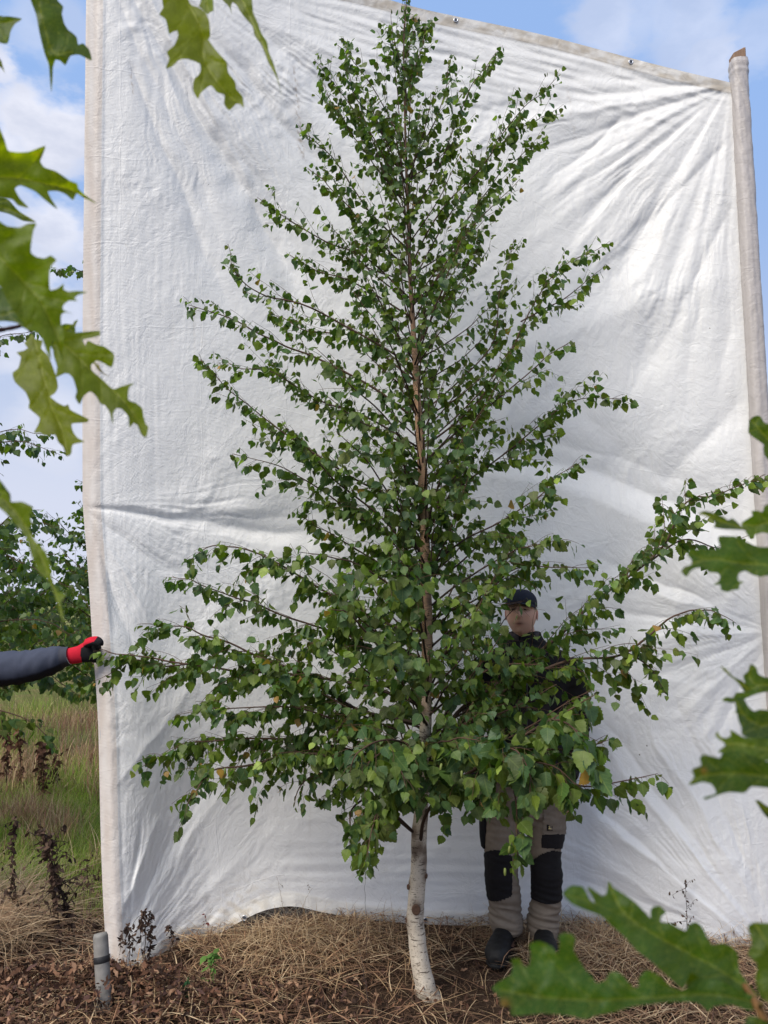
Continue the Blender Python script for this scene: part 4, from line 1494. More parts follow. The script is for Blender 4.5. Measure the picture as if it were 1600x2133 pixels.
# ------------------------------------------------------------------ oak leaves close to the camera
def oak_leaf(outline, ox, oy, sc, mid, Y, parent, name='leaf', tilt=(0, 0), fold=.25, col=(.055, .115, .02), seed=0, wave=.006, roots=None, label=None, spot=None):
    """lobed leaf: outline and midrib as photo pixels, laid out in real size at depth Y with fold, tilt and ripple"""
    P = np.array(outline, float) / sc + (ox, oy)
    Mr = np.array(mid, float) / sc + (ox, oy)
    Mr = catmull(np.c_[Mr, np.zeros(len(Mr))], 24)[:, :2]
    mpp = Y / 1600
    # round the outline a little
    n = len(P)
    dense = []
    for i in range(n):
        a, b, c, d = P[i - 1], P[i], P[(i + 1) % n], P[(i + 2) % n]
        L = np.hypot(*(c - b))
        m = max(1, int(L / 5))
        for e in range(m):
            f = e / m
            cr = 0.5 * ((2 * b) + (-a + c) * f + (2 * a - 5 * b + 4 * c - d) * f * f + (-a + 3 * b - 3 * c + d) * f ** 3)
            dense.append(.6 * cr + .4 * (b + (c - b) * f))
    O = np.array(dense)
    rs = np.random.RandomState(seed + 400)
    # lobe tips -> side veins
    dm = np.array([np.min(np.hypot(*(Mr - p).T)) for p in P])
    veins = []
    scale_ = max(dm.max(), 1)
    for i in range(n):
        if dm[i] >= dm[i - 1] and dm[i] >= dm[(i + 1) % n] and dm[i] > .3 * scale_:
            k = int(np.argmin(np.hypot(*(Mr - P[i]).T)))
            k = max(0, k - int(5 * dm[i] / scale_) - 1)
            a, b = Mr[k], P[i] * .93 + Mr[k] * .07
            t = np.linspace(0, 1, 14)[:, None]
            ctrl = a * .45 + b * .55 + (Mr[min(k + 4, 23)] - Mr[k]) * .25
            veins.append((1 - t) ** 2 * a + 2 * t * (1 - t) * ctrl + t ** 2 * b)
    x0, y0 = O.min(0)
    x1, y1 = O.max(0)
    gx, gy = np.meshgrid(np.arange(x0, x1, 8.0), np.arange(y0, y1, 8.0))
    ptsI = np.stack([gx.ravel(), gy.ravel()], -1) + rs.uniform(-1.5, 1.5, (gx.size, 2))
    extra = [ptsI]
    for vn, off in [(Mr, 2.6)] + [(v, 2.0) for v in veins]:
        vv = catmull(np.c_[vn, np.zeros(len(vn))], max(8, int(np.hypot(*(vn[-1] - vn[0])) / 6)))[:, :2]
        tg = np.gradient(vv, axis=0)
        tg /= np.hypot(*tg.T)[:, None] + 1e-9
        nn = np.stack([-tg[:, 1], tg[:, 0]], -1)
        extra += [vv, vv + nn * off, vv - nn * off]
    I = np.vstack(extra)
    # keep interior points only, not too near the rim
    inside = np.zeros(len(I), bool)
    j = len(O) - 1
    for i in range(len(O)):
        xi, yi = O[i]
        xj, yj = O[j]
        cond = ((yi > I[:, 1]) != (yj > I[:, 1])) & (I[:, 0] < (xj - xi) * (I[:, 1] - yi) / (yj - yi + 1e-12) + xi)
        inside ^= cond
        j = i
    I = I[inside]
    rim = np.min(np.hypot(I[:, None, 0] - O[None, :, 0], I[:, None, 1] - O[None, :, 1]), axis=1)
    I = I[rim > 2.0]
    allp = np.vstack([O, I])
    res = geometry.delaunay_2d_cdt([Vector(p) for p in allp], [], [list(range(len(O)))], 1, .05)
    V2 = np.array([tuple(v) for v in res[0]])
    tris = np.array([f for f in res[2] if len(f) == 3])

    def dist_line(Q, L_):
        best = np.full(len(Q), 1e9)
        for a, b in zip(L_[:-1], L_[1:]):
            ab = b - a
            t = np.clip(((Q - a) @ ab) / (ab @ ab + 1e-9), 0, 1)
            best = np.minimum(best, np.hypot(*(Q - a - t[:, None] * ab).T))
        return best
    dmid = dist_line(V2, Mr)
    vein = np.exp(-(dmid / 1.8) ** 2)
    for vv in veins:
        vein = np.maximum(vein, .55 * np.exp(-(dist_line(V2, vv) / 1.3) ** 2))
    cx, cy = V2.mean(0)
    u, w = (V2[:, 0] - cx) * mpp, -(V2[:, 1] - cy) * mpp
    fr = np.clip(1 - dmid / (scale_ * 1.1), 0, 1)
    Yv = Y + tilt[0] * u + tilt[1] * w - fold * dmid * mpp + wave * gnoise2(V2[:, 0] / 60 + seed, V2[:, 1] / 60, 200 + seed)
    Yv += .0016 * vein - .0018 * gnoise2(V2[:, 0] / 18, V2[:, 1] / 18, 300 + seed)
    W = at_np(V2[:, 0], V2[:, 1], Yv)
    C = np.ones((len(V2), 4), np.float32)
    vary = 1 + .16 * gnoise2(V2[:, 0] / 50, V2[:, 1] / 50, 210 + seed)
    C[:, :3] = np.array(col) * vary[:, None]
    if spot is not None:
        sx, sy, sr = spot
        a = np.exp(-(((V2[:, 0] - (sx / sc + ox)) ** 2 + (V2[:, 1] - (sy / sc + oy)) ** 2) / sr ** 2))[:, None]
        C[:, :3] = C[:, :3] * (1 - .8 * a) + np.array([.22, .10, .03]) * .8 * a
    C[:, 3] = vein
    me = mesh_np(name, W, tris, C, None, True, M_OAK)
    # wound so that the upper side faces up or away as it lies
    o = link(name, me, parent)
    if label:
        o['label'] = label
    return o


def oak_twig(pts, r0, r1, parent, name='twig', col=(.10, .055, .035)):
    P = catmull([at(*p) for p in pts], 24)
    mb = MB()
    rr = np.linspace(r0, r1, 24) * (1 + .12 * vnoise1(np.arange(24) * .9, 4))
    mb.tube(P, rr, 8, col)
    return mb.build(name, M_TWIG, parent)


def oak_branch(label):
    e = empty('oak_branch')
    tag(e, label, 'branch', 'oak branches hanging into view close to the lens')
    return e


OAKL = (.105, .165, .010)
OAKT = (.130, .175, .010)
ob = oak_branch('pair of oak leaves hanging in front of the open sky at the top left corner')
oak_leaf([(100, -120), (128, 0), (150, 60), (165, 140), (185, 220), (203, 270), (208, 330), (214, 385), (219, 330), (221, 280), (232, 248), (250, 252), (272, 272), (284, 250), (295, 232), (330, 228), (382, 252), (371, 205), (345, 180), (326, 186), (320, 155), (300, 135),
          (285, 125), (268, 98), (258, 55), (264, 28), (240, 0), (215, -70), (170, -130)], 0, 0, 2, [(140, -125), (160, 0), (190, 130), (225, 220), (300, 215)], .78, ob, tilt=(.5, .1), fold=-.3, col=(.055, .105, .028), seed=1)
oak_leaf([(-70, 30), (0, 65), (40, 68), (92, 78), (62, 100), (45, 130), (32, 180), (0, 178), (-60, 140)], 0, 0, 2, [(-70, 80), (0, 95), (85, 80)], .80, ob, tilt=(-.2, .1), fold=.2, col=(.05, .095, .018), seed=2)
oak_leaf([(-60, 200), (0, 245), (12, 275), (21, 306), (8, 285), (-5, 275), (-60, 260)], 0, 0, 2, [(-60, 225), (0, 262), (18, 300)], .80, ob, tilt=(0, 0), fold=.1, col=(.04, .07, .02), seed=3)
oak_twig([(-90, 20, .80), (-40, -10, .79), (30, -60, .78), (75, -64, .78), (140, -90, .78)], .0022, .0013, ob)
oak_twig([(-36, -12, .79), (-37, 20, .80), (-32, 42, .80)], .0010, .0007, ob, 'leaf_stalk')

ob = oak_branch('three olive green oak leaves hanging before the white cloth at the top edge')
oak_leaf([(690, -120), (676, 0), (680, 30), (664, 60), (690, 80), (705, 142), (722, 132), (738, 127), (742, 150), (725, 190), (695, 215), (705, 245), (691, 285), (720, 275), (745, 250), (780, 245), (832, 265), (836, 290), (828, 312), (808, 330), (804, 375), (824, 412),
          (835, 390), (858, 368), (880, 356), (905, 385), (935, 395), (934, 435), (955, 460), (985, 432), (1000, 434), (1016, 448), (1010, 400), (985, 370), (980, 340), (950, 300), (945, 260), (905, 215), (868, 165), (876, 150), (872, 90), (855, 50), (825, 30),
          (800, 22), (785, 0), (770, -110)], 0, 0, 2, [(730, -115), (775, 0), (815, 70), (846, 150), (845, 230), (890, 320), (975, 420)], .82, ob, tilt=(.25, .1), fold=.30, col=OAKT, seed=4)
oak_leaf([(800, -90), (838, 0), (828, 25), (850, 45), (864, 60), (878, 50), (890, 45), (888, 0), (880, -80)], 0, 0, 2, [(842, -85), (858, 0), (868, 45)], .84, ob, tilt=(-.3, 0), fold=.2, col=OAKL, seed=5)
oak_leaf([(880, -110), (928, 0), (945, 18), (958, 35), (968, 62), (962, 30), (970, 8), (985, 20), (1002, 50), (1030, 85), (1052, 110), (1062, 150), (1090, 190), (1108, 235), (1120, 265), (1148, 315), (1164, 360), (1176, 420), (1163, 345), (1142, 270), (1120, 215), (1113, 175), (1090, 140),
          (1072, 90), (1055, 50), (1050, 0), (1030, -100)], 0, 0, 2, [(950, -105), (1010, 0), (1060, 110), (1110, 215), (1170, 390)], .86, ob, tilt=(-.5, .2), fold=.25, col=(.09, .13, .014), seed=6)
oak_twig([(330, -120, .80), (370, -60, .82), (425, -42, .84), (470, -55, .86), (560, -90, .86)], .0023, .0014, ob)

ob = oak_branch('biggest cluster of bright green oak leaves overlapping the left edge of the cloth')
oak_leaf([(-90, 480), (-20, 500), (0, 538), (20, 585), (34, 627), (75, 634), (120, 632), (188, 607), (180, 640), (168, 672), (185, 697), (230, 712), (262, 732), (290, 752), (322, 765), (326, 785), (358, 815), (405, 848), (350, 825), (320, 806), (304, 834), (275, 810), (240, 796),
          (200, 798), (215, 830), (240, 872), (190, 835), (150, 800), (120, 785), (85, 772), (62, 785), (82, 825), (120, 866), (75, 855), (50, 830), (0, 824), (-90, 810)], 0, 0, 2, [(-90, 735), (0, 737), (80, 742), (180, 762), (290, 790), (385, 838)], .74, ob, tilt=(.3, -.2), fold=.3, col=OAKL, seed=7)
oak_leaf([(-260, -60), (-100, 20), (0, 85), (60, 122), (160, 132), (230, 102), (300, 100), (275, 160), (257, 270), (255, 340), (300, 375), (370, 387), (415, 362), (465, 403), (418, 455), (405, 540), (413, 648), (480, 630), (525, 594), (522, 640), (560, 660), (630, 655), (718, 665),
          (640, 690), (612, 715), (642, 738), (565, 737), (515, 782), (520, 812), (604, 847), (545, 832), (505, 850), (503, 930), (525, 1000), (522, 1110), (515, 1235), (480, 1130), (440, 1060), (415, 1130), (420, 1222), (382, 1150), (335, 1025), (270, 990),
          (205, 965), (182, 910), (130, 850), (60, 740), (0, 620), (-160, 480), (-260, 300)], 0, 440, 3.95, [(-260, 120), (-100, 290), (20, 405), (150, 530), (210, 600), (330, 740), (420, 900), (480, 1040), (515, 1180)], .68, ob, tilt=(.35, .1), fold=.42, col=(.105, .170, .010), seed=8)
oak_leaf([(-120, 640), (-10, 620), (60, 700), (120, 800), (190, 890), (205, 965), (140, 920), (60, 905), (0, 905), (-120, 900)], 0, 440, 3.95, [(-120, 760), (0, 850), (110, 825)], .72, ob, tilt=(0, .3), fold=.1, col=(.04, .09, .03), seed=9)
oak_leaf([(200, 1085), (235, 1048), (262, 1010), (290, 1050), (350, 1066), (340, 1130), (395, 1185), (438, 1290), (465, 1370), (478, 1450), (450, 1500), (414, 1525), (470, 1572), (530, 1602), (562, 1588), (578, 1632), (660, 1675), (732, 1712), (722, 1735), (680, 1740), (590, 1750), (602, 1815), (640, 1865),
          (696, 1897), (600, 1920), (588, 1990), (572, 2012), (545, 2016), (520, 1940), (480, 1900), (450, 1838), (370, 1845), (330, 1822), (278, 1825), (312, 1760), (326, 1700), (235, 1618), (243, 1570), (210, 1490), (120, 1402), (103, 1330), (150, 1290), (172, 1200), (135, 1163), (200, 1145),
          (228, 1125)], 0, 440, 3.95, [(262, 1000), (300, 1110), (345, 1310), (385, 1450), (415, 1590), (460, 1690), (505, 1790), (555, 2000)], .84, ob, tilt=(-.2, .25), fold=.3, col=OAKT, seed=10)
oak_leaf([(440, 1080), (480, 1020), (530, 985), (610, 998), (700, 992), (822, 983), (826, 1020), (740, 1045), (682, 1057), (702, 1105), (722, 1063), (800, 1100), (857, 1112), (935, 1170), (942, 1205), (917, 1284), (850, 1250), (800, 1228), (750, 1265), (760, 1312), (850, 1392), (930, 1462), (1010, 1437),
          (1060, 1424), (1106, 1415), (1062, 1450), (1055, 1550), (1120, 1577), (1170, 1622), (1182, 1690), (1200, 1752), (1222, 1772), (1202, 1862), (1165, 1840), (1130, 1760), (1100, 1742), (1066, 1782), (1055, 1690), (1000, 1625), (962, 1620), (930, 1662), (932, 1755), (900, 1650), (862, 1595),
          (830, 1588), (790, 1520), (742, 1483), (690, 1520), (655, 1590), (618, 1530), (632, 1480), (600, 1372), (560, 1335), (530, 1335), (460, 1365), (470, 1280), (440, 1180)], 0, 440, 3.95,
         [(430, 1090), (540, 1110), (650, 1210), (760, 1320), (880, 1430), (1000, 1540), (1100, 1660), (1190, 1840)], .80, ob, tilt=(.2, .2), fold=.32, col=(.110, .165, .010), seed=11)
oak_leaf([(380, 1000), (470, 960), (530, 925), (600, 930), (612, 905), (644, 890), (618, 950), (622, 1000), (560, 1030), (560, 1120), (520, 1200), (440, 1150)], 0, 440, 3.95, [(400, 1060), (500, 1010), (640, 895)], .83, ob, tilt=(.3, 0), fold=.2, col=(.05, .10, .014), seed=12)
oak_leaf([(640, 1180), (700, 1170), (760, 1230), (810, 1265), (850, 1330), (912, 1362), (860, 1345), (810, 1310), (770, 1250), (700, 1250)], 0, 440, 3.95, [(650, 1190), (760, 1245), (900, 1358)], .82, ob, tilt=(0, 0), fold=.2, col=(.12, .09, .03), seed=13)
oak_twig([(-120, 700, .74), (-20, 690, .75), (30, 682, .76), (50, 678, .77), (66, 692, .83)], .0028, .0016, ob, col=(.045, .018, .022))
oak_twig([(-100, 590, .70), (-60, 640, .72), (-20, 690, .75)], .0015, .0012, ob)
oak_twig([(50, 678, .77), (90, 694, .79), (110, 715, .80)], .0013, .0009, ob, 'leaf_stalk', (.16, .13, .04))

ob = oak_branch('single long oak leaf with a thin pointed tip hanging above the sleeve at left')
oak_leaf([(-120, 560), (0, 600), (0, 635), (30, 650), (46, 690), (92, 690), (138, 714), (124, 745), (136, 790), (118, 795), (145, 850), (190, 898), (210, 950), (216, 1010), (236, 1062), (277, 1075), (252, 1112), (262, 1150), (264, 1200), (246, 1150), (228, 1080), (202, 1020),
          (160, 980), (132, 920), (108, 840), (60, 780), (20, 735), (-20, 705), (-120, 680)], 0, 700, 2, [(-120, 620), (0, 672), (70, 740), (130, 830), (180, 940), (225, 1050), (258, 1170)], .66, ob, tilt=(-.3, .3), fold=.35, col=(.10, .16, .012), seed=14)
oak_leaf([(-120, 470), (0, 600), (30, 640), (44, 660), (44, 700), (20, 690), (-120, 640)], 0, 700, 2, [(-120, 560), (0, 650), (40, 690)], .68, ob, tilt=(0, 0), fold=.1, col=(.04, .085, .02), seed=15)
oak_twig([(-120, 1010, .66), (-70, 1008, .66), (-30, 1022, .66), (0, 1032, .665)], .002, .0012, ob)
oak_leaf([(-30, 410), (0, 412), (18, 416), (40, 440), (75, 462), (48, 460), (20, 446), (-30, 432)], 0, 0, 1, [(-30, 420), (30, 440), (70, 460)], .9, ob, tilt=(0, 0), fold=.1, col=(.05, .09, .03), seed=16)

OAKD = (.034, .082, .016)
ob = oak_branch('oak branch with four dark green leaves reaching in at the middle of the right edge')
oak_leaf([(1250, 40), (1185, 160), (1140, 130), (1112, 82), (1075, 72), (1040, 85), (1000, 120), (996, 170), (990, 240), (1030, 280), (1060, 302), (1145, 362), (1140, 400), (1148, 460), (1190, 515), (1300, 560), (1360, 300)], 1350, 850, 4.74, [(1350, 430), (1200, 320), (1080, 190), (1030, 130)], .82, ob, tilt=(.2, 0), fold=.2, col=(.045, .10, .018), seed=17)
oak_leaf([(495, 1045), (555, 1015), (640, 1035), (740, 1070), (790, 1108), (830, 1088), (870, 1115), (925, 1168), (1000, 1185), (1000, 1210), (900, 1202), (740, 1195), (645, 1178), (665, 1140), (630, 1100), (570, 1062)], 1350, 850, 4.74, [(1000, 1195), (850, 1160), (700, 1110), (510, 1045)], .70, ob, tilt=(.9, .2), fold=.1, col=(.036, .075, .036), seed=18)
oak_leaf([(920, 1140), (1000, 1082), (1032, 1062), (1020, 1018), (1080, 1012), (1132, 1027), (1150, 965), (1190, 950), (1330, 960), (1360, 1240), (1185, 1240), (1130, 1230), (1060, 1250), (1032, 1297), (980, 1252), (958, 1210)], 1350, 850, 4.74, [(1360, 1120), (1185, 1130), (1060, 1160), (930, 1145)], .74, ob, tilt=(-.2, .2), fold=.25, col=(.052, .110, .016), seed=19)
oak_leaf([(328, 1612), (358, 1570), (430, 1542), (432, 1500), (390, 1452), (400, 1402), (480, 1392), (640, 1402), (712, 1380), (690, 1300), (700, 1265), (740, 1262), (860, 1268), (940, 1300), (1060, 1362), (1185, 1372), (1400, 1330), (1440, 1640), (1185, 1652), (1120, 1666), (1040, 1650), (960, 1608),
          (905, 1628), (888, 1660), (895, 1710), (950, 1712), (905, 1745), (900, 1790), (830, 1800), (790, 1818), (720, 1800), (712, 1745), (640, 1750), (700, 1705), (712, 1660), (690, 1630), (600, 1620), (560, 1582), (490, 1578), (430, 1602), (378, 1668)], 1350, 850, 4.74,
         [(1440, 1530), (1185, 1545), (900, 1530), (650, 1490), (430, 1540), (345, 1620)], .68, ob, tilt=(.3, .35), fold=.22, col=(.040, .098, .018), seed=20)
oak_twig([(1720, 1170, .70), (1670, 1160, .70), (1655, 1120, .72), (1640, 1086, .74)], .0022, .0014, ob)
oak_twig([(1670, 1160, .70), (1660, 1060, .76), (1640, 970, .80), (1632, 940, .82)], .0018, .0012, ob)

ob = oak_branch('oak branch of five dark overlapping leaves against the cloth low on the right edge')
oak_leaf([(1110, 260), (1128, 200), (1145, 178), (1200, 208), (1230, 290), (1290, 320), (1333, 328), (1480, 330), (1500, 500), (1333, 485), (1240, 500), (1150, 530), (1070, 568), (985, 575), (940, 608), (880, 600), (815, 580), (870, 542), (945, 555), (975, 495), (1070, 488), (1112, 440), (1062, 350), (1060, 300)],
         1350, 1350, 5.332, [(1500, 420), (1333, 410), (1200, 400), (1130, 320), (1140, 190)], .72, ob, tilt=(.2, 0), fold=.2, col=(.044, .100, .016), seed=21)
oak_leaf([(800, 198), (860, 228), (950, 318), (1060, 372), (1135, 432), (1130, 482), (1072, 490), (1012, 402), (960, 350), (902, 305), (832, 240)], 1350, 1350, 5.332, [(1130, 470), (980, 360), (810, 205)], .70, ob, tilt=(.9, 0), fold=.1, col=(.036, .070, .034), seed=22)
oak_leaf([(930, 545), (960, 560), (1060, 555), (1110, 640), (1145, 680), (1180, 702), (1240, 680), (1333, 690), (1470, 700), (1470, 1020), (1333, 1012), (1100, 992), (1040, 960), (1036, 880), (1002, 800), (985, 720), (920, 725), (975, 705), (968, 620)], 1350, 1350, 5.332,
         [(1470, 860), (1250, 850), (1080, 760), (985, 600)], .66, ob, tilt=(.4, .4), fold=.3, col=(.030, .072, .028), seed=23)
oak_leaf([(745, 965), (772, 925), (800, 980), (860, 1002), (920, 972), (908, 905), (960, 930), (1010, 962), (1060, 990), (1200, 1000), (1333, 1012), (1480, 1020), (1480, 1260), (1333, 1252), (1200, 1232), (1000, 1165), (860, 1172), (775, 1150), (860, 1080), (830, 1042), (780, 1010)], 1350, 1350, 5.332,
         [(1480, 1150), (1250, 1110), (1000, 1060), (880, 1060), (760, 955)], .64, ob, tilt=(0, .5), fold=.25, col=(.060, .118, .014), seed=24)
oak_leaf([(448, 1522), (512, 1430), (488, 1350), (590, 1302), (574, 1230), (612, 1182), (720, 1202), (800, 1222), (830, 1165), (1000, 1140), (1200, 1210), (1333, 1260), (1490, 1280), (1490, 1560), (1333, 1552), (1150, 1540), (1100, 1590), (1060, 1612), (900, 1600), (762, 1640), (640, 1685), (605, 1665), (755, 1615),
          (748, 1575), (700, 1510), (600, 1488), (530, 1512)], 1350, 1350, 5.332, [(1490, 1440), (1250, 1420), (1000, 1390), (780, 1400), (600, 1420), (460, 1515)], .62, ob, tilt=(.3, .3), fold=.22, col=(.032, .078, .014), seed=25, spot=(620, 1365, 7))
oak_leaf([(1190, 1690), (1250, 1702), (1333, 1760), (1480, 1790), (1480, 1960), (1333, 1892), (1272, 1822)], 1350, 1350, 5.332, [(1480, 1870), (1333, 1810), (1200, 1700)], .68, ob, tilt=(.6, 0), fold=.1, col=(.030, .062, .034), seed=26)
oak_twig([(1720, 1640, .66), (1660, 1580, .66), (1640, 1500, .68), (1650, 1430, .72)], .0024, .0014, ob)
oak_twig([(1660, 1580, .66), (1640, 1618, .64), (1634, 1622, .63)], .0012, .001, ob, 'leaf_stalk')

ob = oak_branch('blurred oak branch filling the bottom right corner, its big leaf near the boots')
oak_leaf([(68, 690), (110, 652), (172, 612), (182, 565), (173, 532), (215, 523), (240, 560), (252, 574), (274, 560), (282, 500), (275, 445), (330, 428), (400, 458), (432, 500), (442, 440), (438, 395), (470, 382), (505, 386), (530, 412), (520, 480), (550, 530), (580, 580), (620, 622), (650, 662), (700, 642), (722, 600),
          (760, 600), (790, 615), (830, 662), (862, 690), (884, 680), (880, 640), (905, 605), (935, 590), (1000, 622), (1060, 680), (1130, 700), (1200, 640), (1290, 640), (1360, 662), (1440, 700), (1540, 742), (1560, 790), (1500, 815), (1400, 782), (1300, 790), (1270, 818), (1205, 770), (1100, 765), (1000, 772),
          (850, 790), (750, 820), (650, 840), (582, 862), (500, 842), (350, 830), (178, 842), (168, 790), (118, 790), (108, 740)], 1000, 1800, 2.667, [(1560, 775), (1300, 725), (1000, 740), (700, 755), (400, 745), (110, 700)], .60, ob, tilt=(.25, .5), fold=.15, col=(.036, .100, .018), seed=27, spot=(135, 775, 12))
oak_leaf([(460, 165), (490, 130), (515, 118), (570, 125), (592, 160), (612, 200), (640, 215), (598, 140), (600, 122), (640, 150), (682, 178), (700, 168), (708, 130), (715, 92), (740, 130), (790, 160), (860, 210), (920, 270), (948, 300), (946, 262), (960, 238), (1000, 232), (1035, 268), (1008, 290), (1004, 320), (1060, 330), (1140, 372), (1160, 335),
          (1200, 322), (1235, 350), (1262, 405), (1290, 450), (1350, 440), (1400, 462), (1432, 500), (1440, 590), (1480, 650), (1545, 740), (1400, 690), (1250, 652), (1170, 602), (1130, 692), (1040, 622), (950, 540), (870, 480), (800, 402), (720, 332), (680, 292), (600, 260), (512, 222)], 1000, 1800, 2.667,
         [(1545, 735), (1350, 600), (1150, 490), (950, 380), (800, 270), (715, 110)], .64, ob, tilt=(.35, .5), fold=.2, col=(.040, .096, .018), seed=28)
oak_leaf([(1488, 350), (1520, 325), (1600, 328), (1800, 340), (1820, 760), (1680, 800), (1560, 742), (1530, 640), (1542, 560), (1488, 500), (1512, 440)], 1000, 1800, 2.667, [(1570, 800), (1640, 600), (1600, 450), (1530, 340)], .58, ob, tilt=(-.2, .3), fold=.2, col=(.052, .100, .014), seed=29)
oak_leaf([(1480, 850), (1530, 845), (1580, 870), (1640, 890), (1640, 960), (1480, 960)], 1000, 1800, 2.667, [(1640, 930), (1560, 890), (1490, 860)], .60, ob, tilt=(0, .3), fold=.1, col=(.030, .075, .03), seed=30)
oak_leaf([(1130, 520), (1170, 480), (1230, 520), (1340, 560), (1420, 600), (1470, 640), (1500, 700), (1380, 760), (1200, 720), (1130, 640)], 1000, 1800, 2.667, [(1500, 710), (1340, 650), (1150, 530)], .66, ob, tilt=(.1, .3), fold=.1, col=(.045, .095, .02), seed=31)
oak_twig([(1540, 2035, .66), (1558, 2062, .64), (1575, 2090, .62), (1592, 2125, .61), (1605, 2190, .61), (1610, 2280, .61)], .0018, .0052, ob, col=(.17, .085, .03))
oak_twig([(1582, 2100, .62), (1584, 2094, .60), (1588, 2090, .59)], .0014, .0012, ob, 'leaf_stalk', (.14, .10, .03))

# ------------------------------------------------------------------ grass, straw and weeds
def blades(name, xy, h, lean, w, col, nseg=3, z0=None, seed=0, mat=None, sidef=.5, curl=1.0, label=None, cat=None, kind='stuff', droop=0.0, parent=None):
    rs = np.random.RandomState(seed)
    N = len(xy)
    h = np.broadcast_to(h, (N,))
    lean = np.broadcast_to(lean, (N,))
    w = np.broadcast_to(w, (N,))
    az = rs.uniform(0, 2 * math.pi, N)
    dx, dy = np.cos(az), np.sin(az)
    px, py = -dy, dx
    side = rs.uniform(-sidef, sidef, N)
    z = gz(xy[:, 0], xy[:, 1]) if z0 is None else gz(xy[:, 0], xy[:, 1]) + z0
    V = np.zeros((N, (nseg + 1) * 2, 3))
    UVs = None
    for k in range(nseg + 1):
        f = k / nseg
        ln = lean * f ** (1 + curl)
        cx = xy[:, 0] + dx * ln + px * side * lean * f * f
        cy = xy[:, 1] + dy * ln + py * side * lean * f * f
        cz = z + h * (f - droop * f ** 3)
        ww = w * (1 - f) ** .6 * .5 + .0002
        tw = rs.uniform(-.3, .3, N)
        V[:, k * 2] = np.stack([cx - px * ww, cy - py * ww, cz - tw * ww], -1)
        V[:, k * 2 + 1] = np.stack([cx + px * ww, cy + py * ww, cz + tw * ww], -1)
    base = np.arange(N)[:, None] * (nseg + 1) * 2
    fs = []
    for k in range(nseg):
        a = base + k * 2
        fs.append(np.concatenate([a, a + 1, a + 3, a + 2], 1))
    C = np.repeat(np.asarray(col)[:, None], (nseg + 1) * 2, 1).reshape(-1, 3)
    o = link(name, mesh_np(name, V.reshape(-1, 3), np.vstack(fs), C, None, True, mat), parent)
    if parent is None:
        tag(o, label, cat, kind=kind)
    return o


def pick(rs, N, pal, jit=.25):
    pal = np.array(pal)
    c = pal[rs.randint(0, len(pal), N)]
    return c * rs.uniform(1 - jit, 1 + jit, (N, 1))


def scatter(rs, N, x0, x1, y0, y1, dens=None):
    out = []
    n = 0
    while n < N:
        x = rs.uniform(x0, x1, N)
        y = rs.uniform(y0, y1, N)
        if dens is not None:
            keep = rs.uniform(0, 1, N) < dens(x, y)
            x, y = x[keep], y[keep]
        out.append(np.stack([x, y], -1))
        n += len(x)
    return np.vstack(out)[:N]


STRAW = [(.44, .30, .165), (.29, .18, .105), (.56, .42, .26), (.16, .09, .055), (.33, .19, .11), (.12, .065, .042)]
REDDRY = [(.36, .19, .12), (.28, .15, .095), (.46, .28, .17), (.19, .105, .07), (.52, .37, .22)]
rs = np.random.RandomState(31)


def patch(x, y, cx, cy, rx, ry):
    return np.exp(-(((x - cx) / rx) ** 2 + ((y - cy) / ry) ** 2))


# fallen straw mats
def straw_d(x, y):
    d = .25 + .9 * patch(x, y, 1.15, 3.95, .5, .35) + 1.0 * patch(x, y, -.45, 4.0, .5, .35) + .5 * patch(x, y, 1.2, 3.3, .9, .22) + .35 * patch(x, y, 2.0, 4.1, .6, .5)
    d -= .55 * patch(x, y, .30, 3.50, .55, .40)
    return np.clip(d + .45 * gnoise2(x * 2.6, y * 3.2, 17), .03, 1)


xy = scatter(rs, 13000, -2.3, 2.8, 2.6, 4.75, straw_d)
N = len(xy)
blades('straw', xy, rs.uniform(.004, .075, N) * (.5 + straw_d(xy[:, 0], xy[:, 1])), rs.uniform(.05, .32, N), rs.uniform(.0022, .0058, N), pick(rs, N, STRAW), 4, z0=rs.uniform(0, .05, N), seed=1,
       mat=M_STRAW, sidef=.22, curl=.02, droop=.8, label='tangled fallen straw lying between the birch foot and the tarpaulin hem', cat='straw')
# finer brown duff
xy = scatter(rs, 30000, -2.6, 2.9, 2.5, 4.9)
N = len(xy)
blades('dead_grass', xy, rs.uniform(.005, .045, N), rs.uniform(.015, .075, N), rs.uniform(.0012, .0032, N), pick(rs, N, [(.13, .075, .045), (.09, .05, .032), (.19, .11, .065), (.26, .17, .10), (.06, .035, .024)]), 3,
       seed=2, mat=M_STRAW, curl=.4, droop=.5, label='short brown dead grass matting the soil round the birch foot', cat='grass')
# straw clumps heaped under the arched hem and right of the boots
xy = np.vstack([scatter(rs, 700, -1.0, .1, 3.8, 4.25, lambda x, y: patch(x, y, -.45, 4.1, .28, .14)), scatter(rs, 900, .6, 1.8, 3.6, 4.2, lambda x, y: patch(x, y, 1.15, 3.98, .32, .18))])
N = len(xy)
blades('straw_clumps', xy, rs.uniform(.05, .20, N), rs.uniform(.15, .45, N), rs.uniform(.0025, .0055, N), pick(rs, N, STRAW[:3] + [(.60, .45, .28)]), 4, seed=6, mat=M_STRAW, sidef=.2, curl=.15, droop=.55,
       label='heaped long pale straw stems under the arched hem and right of the boots', cat='straw')
